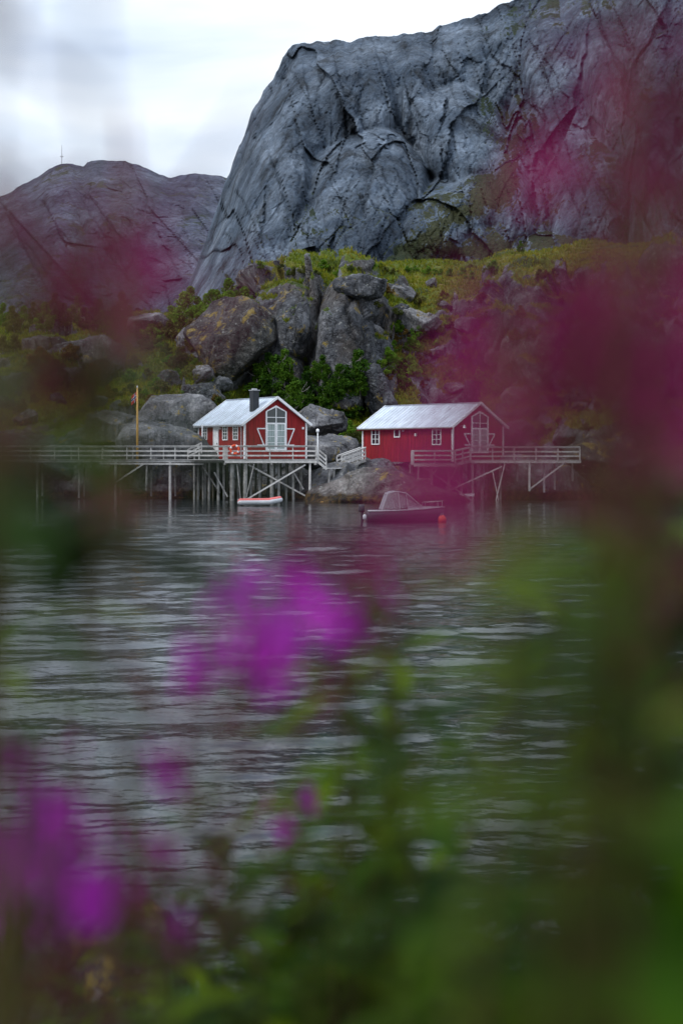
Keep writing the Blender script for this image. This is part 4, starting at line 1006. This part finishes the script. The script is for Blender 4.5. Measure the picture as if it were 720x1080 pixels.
def motorboat():
    Y = 83; x0 = PX(384,Y); Lb = 86/F*Y; root = empty('motorboat', (x0,Y,0), R(4)); tag(root, 'small motorboat with clear canopy moored before right cabin', 'boat')
    def ring(t, zo=0, s=1.):
        x = Lb*(.03+.95*t); b = .88*(1-max(0,(t-.45)/.55)**2.2)*(.86+.14*min(1,t*4)); sh = .62+.20*t**2; k = -.12+.42*max(0,(t-.72)/.28)**2
        xs = x+.0
        return [(xs,-b*s,sh+zo),(xs,-b*.93*s,.30+.1*t),(xs,-b*.72*s,.05+k*.5),(xs,0,k-.1),(xs,b*.72*s,.05+k*.5),(xs,b*.93*s,.30+.1*t),(xs,b*s,sh+zo)]
    ts = [0,.1,.25,.4,.55,.68,.78,.87,.94,.985]
    rings = [ring(t) for t in ts]; rings.append([(Lb*.99,0,.81),(Lb*.985,0,.5),(Lb*.97,0,.3),(Lb*.955,0,.22),(Lb*.97,0,.3),(Lb*.985,0,.5),(Lb*.99,0,.81)])
    MB().loft(rings, True, True).build('hull', M['hull'], root, True)
    rub = MB()
    for sgn in (-1,1): rub.tube([Vector((r_[0][0], sgn*abs(r_[0][1])*1.01, r_[0][2]-.02)) for r_ in rings], .035, 6)
    rub.build('rub_rail', M['boat_white'], root, True)
    dk = MB(); dr = []
    for t in (.52,.62,.72,.82,.9,.98):
        r_ = ring(t); b = abs(r_[0][1]); z = r_[0][2]; dr.append([(r_[0][0],-b*.99,z),(r_[0][0],-b*.6,z+.14*(1-t)*2),(r_[0][0],0,z+.2*(1-t)*2),(r_[0][0],b*.6,z+.14*(1-t)*2),(r_[0][0],b*.99,z)])
    dk.loft(dr, False, False); dk.build('foredeck', M['boat_white'], root, True)
    co = MB()
    for sgn in (-1,1):
        co.loft([[(r_[0][0],sgn*abs(r_[0][1]),r_[0][2]+.004),(r_[0][0],sgn*(abs(r_[0][1])-.16),r_[0][2]+.02)] for r_ in rings[:6]], False, False)
    co.box(Lb*.03,Lb*.1,-.7,.7,.45,.6); co.build('coaming', M['boat_white'], root)
    MB().box(Lb*.06,Lb*.52,-.68,.68,.22,.27).build('cockpit_floor', M['boat_white'], root)
    for yy in (-.38,.38):
        s = MB(); s.box(Lb*.34,Lb*.42,yy-.22,yy+.22,.27,.62); s.box(Lb*.33,Lb*.35,yy-.22,yy+.22,.6,1.05); s.build('seat', M['canvas'], root)
    # windscreen and canopy frame
    A, B_, C_, D_ = Lb*.20, Lb*.27, Lb*.50, Lb*.70; zt = 1.72
    prof = lambda y: [(A,y,.66),(B_,y*.86,zt-.12),(Lb*.36,y*.82,zt),(C_,y*.82,zt-.08),(D_,y*.72,.84)]
    cv = MB(); cv.loft([[(x,yy*s_,z) for yy in (-1,-.6,-.2,.2,.6,1)] for x,s_,z in ((B_,.66,zt-.12),(Lb*.31,.67,zt-.02),(Lb*.36,.68,zt+.02),(Lb*.43,.68,zt),(C_,.66,zt-.08))], False, False); cvo = cv.build('canopy_top', M['canvas'], root, True)
    fr = MB()
    for sgn in (-1,1):
        q_ = [Vector(v) for v in prof(.8*sgn)]; fr.tube(q_, .03, 6)
        fr.tube([Vector((Lb*.40,.68*sgn,zt)), Vector((Lb*.42,.8*sgn,.66))], .025, 6)
        fr.tube([Vector((C_,.66*sgn,zt-.08)), Vector((Lb*.52,.8*sgn,.68))], .025, 6)
    for x,z,hw in ((D_,.84,.57),(C_,zt-.08,.66),(B_,zt-.12,.68)): fr.tube([(x,-hw,z),(x,hw,z)], .025, 6)
    fr.tube([(C_,0,zt-.06),(D_,0,.87)], .022, 6); fr.build('canopy_frame', M['boat_white'], root)
    ws = MB(); ws.add([(C_,-.66,zt-.09),(C_,.66,zt-.09),(D_,.57,.85),(D_,-.57,.85)], [(0,1,2,3)]); ws.build('windscreen', M['vinyl'], root)
    for sgn in (-1,1):
        sd_ = MB(); q_ = prof(.79*sgn); sd_.add(q_, [(0,1,2,3,4)]); sd_.build('side_screen', M['vinyl'], root)
    MB().add([(A,-.79,.66),(A,.79,.66),(B_,.68,zt-.13),(B_,-.68,zt-.13)], [(0,1,2,3)]).build('rear_screen', M['canvas'], root)
    pr = MB()
    for sgn in (-1,1):
        pts = []
        for t in (.74,.84,.92,.98): r_ = ring(t); b = abs(r_[0][1])*.9; pts.append(Vector((r_[0][0],sgn*b,r_[0][2]+.34))); pr.tube([(r_[0][0],sgn*b,r_[0][2]),(r_[0][0],sgn*b,r_[0][2]+.34)], .014, 5)
        pr.tube(pts, .016, 5)
    pr.tube([(ring(.98)[0][0],-.12,1.16),(ring(.98)[0][0]+.06,0,1.17),(ring(.98)[0][0],.12,1.16)], .016, 5); pr.build('bow_rail', M['steel'], root)
    om = MB(); om.loft([[(x,y*s_,z) for x,y in ((-.28,-.16),(-.02,-.16),(.02,0),(-.02,.16),(-.28,.16),(-.34,0))] for z,s_ in ((.52,.8),(.62,1.),(.86,1.),(.95,.6))]); om.build('outboard_motor', M['black'], root, True)
    MB().box(-.2,-.05,-.05,.05,-.35,.55).build('motor_leg', M['black'], root)
    fd = MB(); fd.tube([(-.05,-.82,.1),(-.05,-.82,.16),(-.05,-.82,.36),(-.05,-.82,.42)], [.04,.11,.11,.03], 10); fd.build('fender', M['boat_white'], root, True)
motorboat()
def sphere_mb(r_, n1=16, n2=10, sz=1.):
    mb = MB(); mb.loft([[(r_*math.sin(math.pi*(j+.02)/(n2+.04))*math.cos(2*math.pi*i/n1), r_*math.sin(math.pi*(j+.02)/(n2+.04))*math.sin(2*math.pi*i/n1), -r_*sz*math.cos(math.pi*(j+.02)/(n2+.04))) for i in range(n1)] for j in range(n2+1)]); return mb
by = empty('mooring_buoy', (PX(466,82),82,.12)); tag(by, 'round orange red mooring buoy floating at the bow of the motorboat', 'buoy')
sphere_mb(.24,20,14,1.08).build('float', M['orange'], by, True)
torus(.07,.018,14,6).build('ring', M['steel'], by).location = (0,0,.30)

def dinghy():
    Y = 107; Ld = 48/F*Y; root = empty('inflatable_dinghy', (PX(274,Y),Y,.06), R(3)); tag(root, 'small red and pale grey inflatable dinghy under the left deck', 'dinghy')
    def path(r_):
        pts = []
        hl, hw = Ld/2-r_, .62
        pts.append(Vector((-hl-.15,-hw,.18))); 
        for k in range(0,9): pts.append(Vector((-hl+2*hl*.72*k/8,-hw,.2+.02*k/8)))
        for k in range(1,12): a = -math.pi/2+math.pi*k/12; pts.append(Vector((-hl+2*hl*.72+math.cos(a)*hl*.56, math.sin(a)*hw, .22+.16*math.cos(a))))
        for k in range(8,-1,-1): pts.append(Vector((-hl+2*hl*.72*k/8,hw,.2+.02*k/8)))
        pts.append(Vector((-hl-.15,hw,.18))); return pts
    pts = path(.2); rs = [.05]+[.21]*(len(pts)-2)+[.05]
    MB().tube(pts, rs, 14).build('tube', M['rubber_grey'], root, True)
    MB().tube([p+Vector((0,0,.085)) for p in pts], [.03]+[.165]*(len(pts)-2)+[.03], 12).build('red_cover', M['rubber_red'], root, True)
    MB().box(-Ld/2+.2,Ld*.3,-.5,.5,.04,.09).build('floor_board', M['wood'], root)
    MB().box(-Ld/2+.05,-Ld/2+.12,-.45,.45,.05,.42).build('transom', M['wood'], root)
    MB().box(-.2,.08,-.55,.55,.30,.34).build('seat', M['wood_pale'], root)
dinghy()
rp = MB(); pts = [Vector(W(a,b,Y)) for a,b,Y in ((364,503,117.5),(361,511,116.8),(357,517,116),(352,522,115.5),(344,527,115),(336,530,114))]; pts[-1].z = -.05; pts[-2].z = .03
rp.tube(pts, .05, 6); tag(rp.build('rope', M['rope'], None, True), 'ochre mooring rope trailing down the slab into the water', 'rope')

# ------------------------------------------------------------------ near bank under the camera
def bank():
    xs = np.linspace(-6,6,160); ys = np.linspace(-4,10,190); Xv, Yv = np.meshgrid(xs, ys)
    Z = np.interp(Yv, [-4,0,2.2,3.2,5,8.2,10], [3.1,2.78,2.55,2.1,1.15,-.2,-1.2])
    q = np.stack([Xv.ravel(),Yv.ravel(),Z.ravel()],1); Z = Z+.16*fbm(q*.9,5).reshape(Z.shape)
    o = np_mesh('bank', np.stack([Xv,Yv,Z],2).reshape(-1,3), grid_faces(190,160), M['bank']); tag(o, 'near shore bank', 'bank', kind='structure')
bank()
def near_rock(px, py, wpx, hpx, Y, seed, label):
    x,y,z = W(px,py,Y); w = wpx/F*Y; h = hpx/F*Y
    P, Fc = rock_verts(seed, (w,w*.9,h), .2, 14, 12, .05, False)
    o = np_mesh('shore_rock', P, Fc, M['near_rock']); o.location = (x,y,z); tag(o, label, 'rock')
near_rock(110,1035,190,170,5.2,71,'dark shore rock with orange lichen at lower left')
near_rock(20,1075,130,120,5.0,73,'dark shore rock at the lower left corner')
near_rock(420,1085,220,90,5.6,74,'low dark shore rock at the bottom centre')

# ------------------------------------------------------------------ fireweed in front of the lens
def lance(V, Fa, base, d, up, L, w, droop):
    """one lanceolate leaf: three quads along a drooping arc"""
    side = np.cross(d, up); side /= np.linalg.norm(side)+1e-9; b = len(V)
    ws = (.25,1.,.8,.08)
    for k in range(4):
        t = k/3; c = base+d*L*t+up*(-droop*L*t*t+.12*L*t)
        V.append(c-side*w*ws[k]*.5+up*.05*w); V.append(c+side*w*ws[k]*.5+up*.05*w)
    for k in range(3): Fa.append((b+2*k, b+2*k+1, b+2*k+3, b+2*k+2))
def fireweed(px, py, Y, label, group, seed, flower=(.05,.19), pods=(.19,.32), petal='fw_petal', dens=1., leaf=1., leafspan=9., lean=0., leafmat='fw_leaf'):
    if not FG: return None
    r_ = np.random.default_rng(seed); x,y,zt = W(px,py,Y)
    zg = 2.5 if Y < 2 else float(np.interp(Y,[0,2.2,3.2,5,8.2],[2.78,2.55,2.1,1.15,-.2])); H = zt-zg
    root = empty('fireweed', (x-lean*H*.5,y,zg)); tag(root, label, 'flower', group)
    ph = r_.uniform(0,6.28)
    def S(h):   # point of the stem at height h
        t = h/H; return np.array([lean*H*.5*t*t+.012*math.sin(t*7+ph), .012*math.cos(t*6+ph), h])
    st = MB().tube([S(H*k/14) for k in range(15)], [.0042*(1-.75*k/14) for k in range(15)], 6)
    up = np.array([0,0,1.])
    # leaves
    V, Fa = [], []; hl = H-pods[1]+.02; h = max(.08, hl-leafspan); a = r_.uniform(0,6.28)
    while h < hl:
        a += 2.4; d = np.array([math.cos(a),math.sin(a),.0])*.94+up*.3; L = r_.uniform(.08,.135)*(1-.35*max(0,h/H-.5))
        lance(V, Fa, S(h), d, up, L*leaf**.5, r_.uniform(.014,.022)*leaf**.5, r_.uniform(.2,.7)); h += r_.uniform(.012,.020)/leaf
    if V: np_mesh('foliage', np.array(V), np.array(Fa), M[leafmat], root)
    # seed pods and their stalks
    mb = MB(); h = H-pods[1]
    while h < H-pods[0]:
        a += 2.4; d = np.array([math.cos(a),math.sin(a),.75]); d /= np.linalg.norm(d); L = r_.uniform(.045,.075); b = S(h)
        mb.tube([b, b+d*L*.5, b+d*L+up*.008], [.0010,.0017,.0008], 4, False); h += .0075/dens
    if mb.v: mb.build('seed_pods', M['fw_pod'], root)
    # open flowers
    V, Fa = [], []; h = H-flower[1]
    while h < H-flower[0]:
        a += 2.4; o = np.array([math.cos(a),math.sin(a),.25]); o /= np.linalg.norm(o); b = S(h); c = b+o*r_.uniform(.016,.026)
        st.tube([b,c], .0009, 4, False)
        e1 = np.cross(o,up); e1 /= np.linalg.norm(e1); e2 = np.cross(o,e1); tw = r_.uniform(0,1.5)
        s = r_.uniform(.011,.0155)
        for k in range(4):
            t = tw+k*math.pi/2; rd = e1*math.cos(t)+e2*math.sin(t); sd_ = np.cross(o,rd); n0 = len(V)
            V += [c, c+rd*s*.6-sd_*s*.42+o*.002, c+rd*s*1.1-sd_*s*.2+o*.004, c+rd*s*1.1+sd_*s*.2+o*.004, c+rd*s*.6+sd_*s*.42+o*.002]
            Fa += [(n0,n0+1,n0+2,n0+2),]; Fa[-1] = (n0,n0+1,n0+2,n0+3); Fa.append((n0,n0+3,n0+4,n0+4))
        h += r_.uniform(.006,.010)/dens
    if V:
        me = bpy.data.meshes.new('blossoms'); me.from_pydata([tuple(v) for v in V], [], [tuple(dict.fromkeys(f)) for f in Fa]); me.materials.append(M[petal])
        bo = bpy.data.objects.new('blossoms', me); COL.objects.link(bo); bo.parent = root
    # buds to the tip
    mb = MB(); h = H-flower[0]
    while h < H-.004:
        a += 2.4; t = (H-h)/max(flower[0],.01); o = np.array([math.cos(a),math.sin(a),.5-.4*t]); o /= np.linalg.norm(o); b = S(h); L = .004+.014*t
        mb.tube([b,b+o*L*.7,b+o*L*1.2,b+o*(L*1.2+.009*t+.003)], [.0007,.0009,.0016*t+.0012,.0004], 5, False); h += .0042
    if mb.v: mb.build('buds', M['fw_bud'], root)
    st.build('stem', M['fw_stem'], root, True)
    return root

FG = True
G_R = ('rose fireweed spike blurred in front of the right crag', 'fireweed before the right crag')
G_L = ('wine red fireweed spike blurred before the left mountain', 'fireweed before the left mountain')
G_G = ('leafy green fireweed stem blurred at lower right', 'leafy fireweed at lower right')
G_B = ('leafy fireweed crowding the bottom edge of the view', 'fireweed along the bottom edge')
fw = []
# right veil: very near the lens
for i, (px_,py_,Y,fl,pd,dn,lf,sp_) in enumerate([
    (572,285,.34,(.01,.03),(.02,.03),.09,.2,.0),(594,245,.38,(.01,.035),(.035,.05),.10,.2,.0),(515,300,.40,(.005,.015),(.015,.025),.12,.2,.0),(648,140,.35,(.015,.055),(.055,.08),.14,.2,.0),
    (684,-40,.34,(.02,.10),(.10,.13),.16,.5,.05),(718,30,.36,(.02,.08),(.08,.15),.17,.8,.12),(745,-60,.35,(.02,.12),(.12,.2),.17,.8,.2),(632,300,.40,(.01,.025),(.025,.06),.11,.2,.0),
    (695,230,.40,(.01,.05),(.05,.12),.15,.6,.12),(660,400,.48,(.0,.01),(.01,.10),.15,1.,.15),(705,430,.45,(.0,.02),(.02,.10),.15,1.2,.3),(665,210,.42,(.01,.05),(.05,.10),.14,.3,.03),(640,60,.38,(.03,.07),(.07,.08),.15,.2,.0),(700,60,.37,(.02,.08),(.08,.12),.17,.2,.0)]):
    fireweed(px_,py_,Y,*G_R,100+i,fl,pd,'fw_rose',dn,lf,leafspan=sp_,lean=.05)
# left veil
for i, (px_,py_,Y,fl,pd,dn,lf,ln) in enumerate([(82,165,.42,(.02,.035),(.035,.085),.30,.02,.05),(114,178,.45,(.02,.035),(.035,.09),.32,.02,.05),(150,290,.55,(.01,.025),(.025,.08),.25,.02,.1),(96,235,.40,(.01,.02),(.02,.065),.30,.02,.12),(60,240,.42,(.01,.02),(.02,.07),.3,.02,.2),(135,210,.5,(.0,.0),(.0,.08),.5,.02,.1)]):
    fireweed(px_,py_,Y,*G_L,200+i,fl,pd,'fw_rose',dn,lf,lean=ln)
fireweed(40,-70,.32,'pale faint fireweed tip crossing the sky at upper left','fireweed tips crossing the upper left sky',210,(.0,.0),(.0,.036),'fw_rose',.25,.02,lean=.0)
fireweed(118,-40,.34,'pale faint fireweed tip crossing the sky at upper left','fireweed tips crossing the upper left sky',211,(.0,.0),(.0,.036),'fw_rose',.3,.02,lean=.0)
# the bright blossoms over the water
fireweed(302,592,.74,'bright violet fireweed blossom over the water at centre, tallest of its group',None,301,(.005,.055),(.06,.09),'fw_petal',.75,.3,lean=.0)
fireweed(262,652,.76,'bright violet fireweed blossom just left of the central one',None,302,(.0,.035),(.04,.08),'fw_petal',.7,.3,lean=.0)
fireweed(340,622,.78,'bright violet fireweed blossom just right of the central one',None,303,(.0,.03),(.035,.08),'fw_petal',.75,.3,lean=.0)
fireweed(284,640,.70,'bright violet fireweed blossom half hidden behind the central one',None,313,(.0,.04),(.045,.08),'fw_petal',.6,.3,lean=.0)
fireweed(318,832,1.2,'small violet blossom low at the centre',None,304,(.0,.03),(.035,.1),'fw_petal',1.1,.8,lean=.0)
fireweed(52,790,.72,'violet fireweed blossom at the lower left, tallest of its clump',None,305,(.01,.075),(.08,.13),'fw_petal',1.0,.25,lean=.0)
fireweed(14,835,.66,'violet fireweed blossom at the lower left corner',None,306,(.01,.07),(.07,.12),'fw_petal',.9,.3,lean=.0)
fireweed(108,860,.75,'violet fireweed blossom above the lichened shore rock',None,307,(.005,.05),(.05,.1),'fw_petal',.8,.15,lean=.0)
fireweed(30,860,.85,'small violet blossom between the two tallest at lower left',None,312,(.005,.06),(.06,.1),'fw_petal',.8,.15,lean=.0)
fireweed(165,790,.7,'reddish fireweed with sparse blossoms right of lower left clump',None,308,(.0,.02),(.02,.14),'fw_petal',.4,.05,lean=.0)
fireweed(130,880,.7,'soft violet blossom close above the rock at lower left',None,314,(.005,.05),(.05,.1),'fw_petal',.9,.15)
fireweed(75,900,.66,'soft violet blossom hanging lowest at the lower left',None,315,(.0,.04),(.04,.1),'fw_petal',.9,.15)
fireweed(205,690,.62,'thin reddish stem of pods over the water at lower left','thin reddish stems of pods at lower left',316,(.0,.0),(.0,.14),'fw_petal',.6,.05,leafspan=.0)
fireweed(188,740,.66,'thin reddish stem of pods over the water at lower left','thin reddish stems of pods at lower left',317,(.0,.0),(.0,.14),'fw_petal',.6,.05,leafspan=.0)
fireweed(430,470,.38,'faint rose fireweed spike blurred over the motorboat',None,309,(.0,.04),(.04,.06),'fw_rose',.42,.03,lean=.12)
fireweed(385,480,.40,'faint rose fireweed spike blurred left of the motorboat',None,311,(.0,.035),(.035,.05),'fw_rose',.34,.03,lean=.12)
fireweed(120,520,.7,'faint dark fireweed stem blurred over the left shore',None,310,(.0,.01),(.01,.06),'fw_rose',.3,.15,lean=.1)
# green leafy stems
for i, (px_,py_,Y,lf) in enumerate([(398,640,1.2,1.9),(378,730,1.25,1.9),(418,790,1.1,1.6),(404,700,1.3,1.9)]):
    fireweed(px_,py_,Y,'leafy green stem blurred right of the central blossom','leafy stems right of the central blossom',400+i,(0.,0.),(0.,.0),'fw_petal',.4,lf)
for i, (px_,py_,Y,lf) in enumerate([(650,560,.75,1.4),(695,500,.7,1.7),(725,540,.7,1.7),(670,600,.9,1.8),(745,560,1.0,1.8),(625,720,1.1,1.4),(700,620,.9,1.7),(715,680,.8,1.6)]):
    fireweed(px_,py_,Y,*G_G,420+i,(0.,0.),(0.,.01),'fw_petal',.4,lf)
for i, (px_,py_,Y,lf,ln,sp_) in enumerate([(15,500,.46,1.6,.1,.05),(0,470,.46,1.8,.05,.07),(-12,450,.5,2.,.05,.08),(18,520,.52,1.8,.08,.06),(30,545,.6,1.2,.1,.05),(0,540,.55,2.,.05,.07),(28,450,.56,1.8,.1,.06),(-25,600,.75,1.5,0,.13),(-2,650,.95,1.5,0,.10)]):
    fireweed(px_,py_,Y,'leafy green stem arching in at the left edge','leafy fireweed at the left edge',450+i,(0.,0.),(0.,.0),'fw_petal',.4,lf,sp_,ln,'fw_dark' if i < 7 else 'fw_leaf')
r_ = random.Random(9)
for i in range(40):
    px_ = 190+590*((i*.618)%1); py_ = r_.uniform(915,1040)+(15 if px_ > 480 else 0); Y = r_.uniform(1.1,2.1)
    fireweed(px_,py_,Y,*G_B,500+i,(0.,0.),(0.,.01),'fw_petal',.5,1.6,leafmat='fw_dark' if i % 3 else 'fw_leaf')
for i in range(3):
    fireweed(10+i*90,1040,1.2+.2*i,'dark leafy stem in front of the lower left shore rock','leafy stems before the shore rock',560+i,(0.,0.),(0.,.0),'fw_petal',.5,1.2)
print('objects', len(bpy.data.objects))
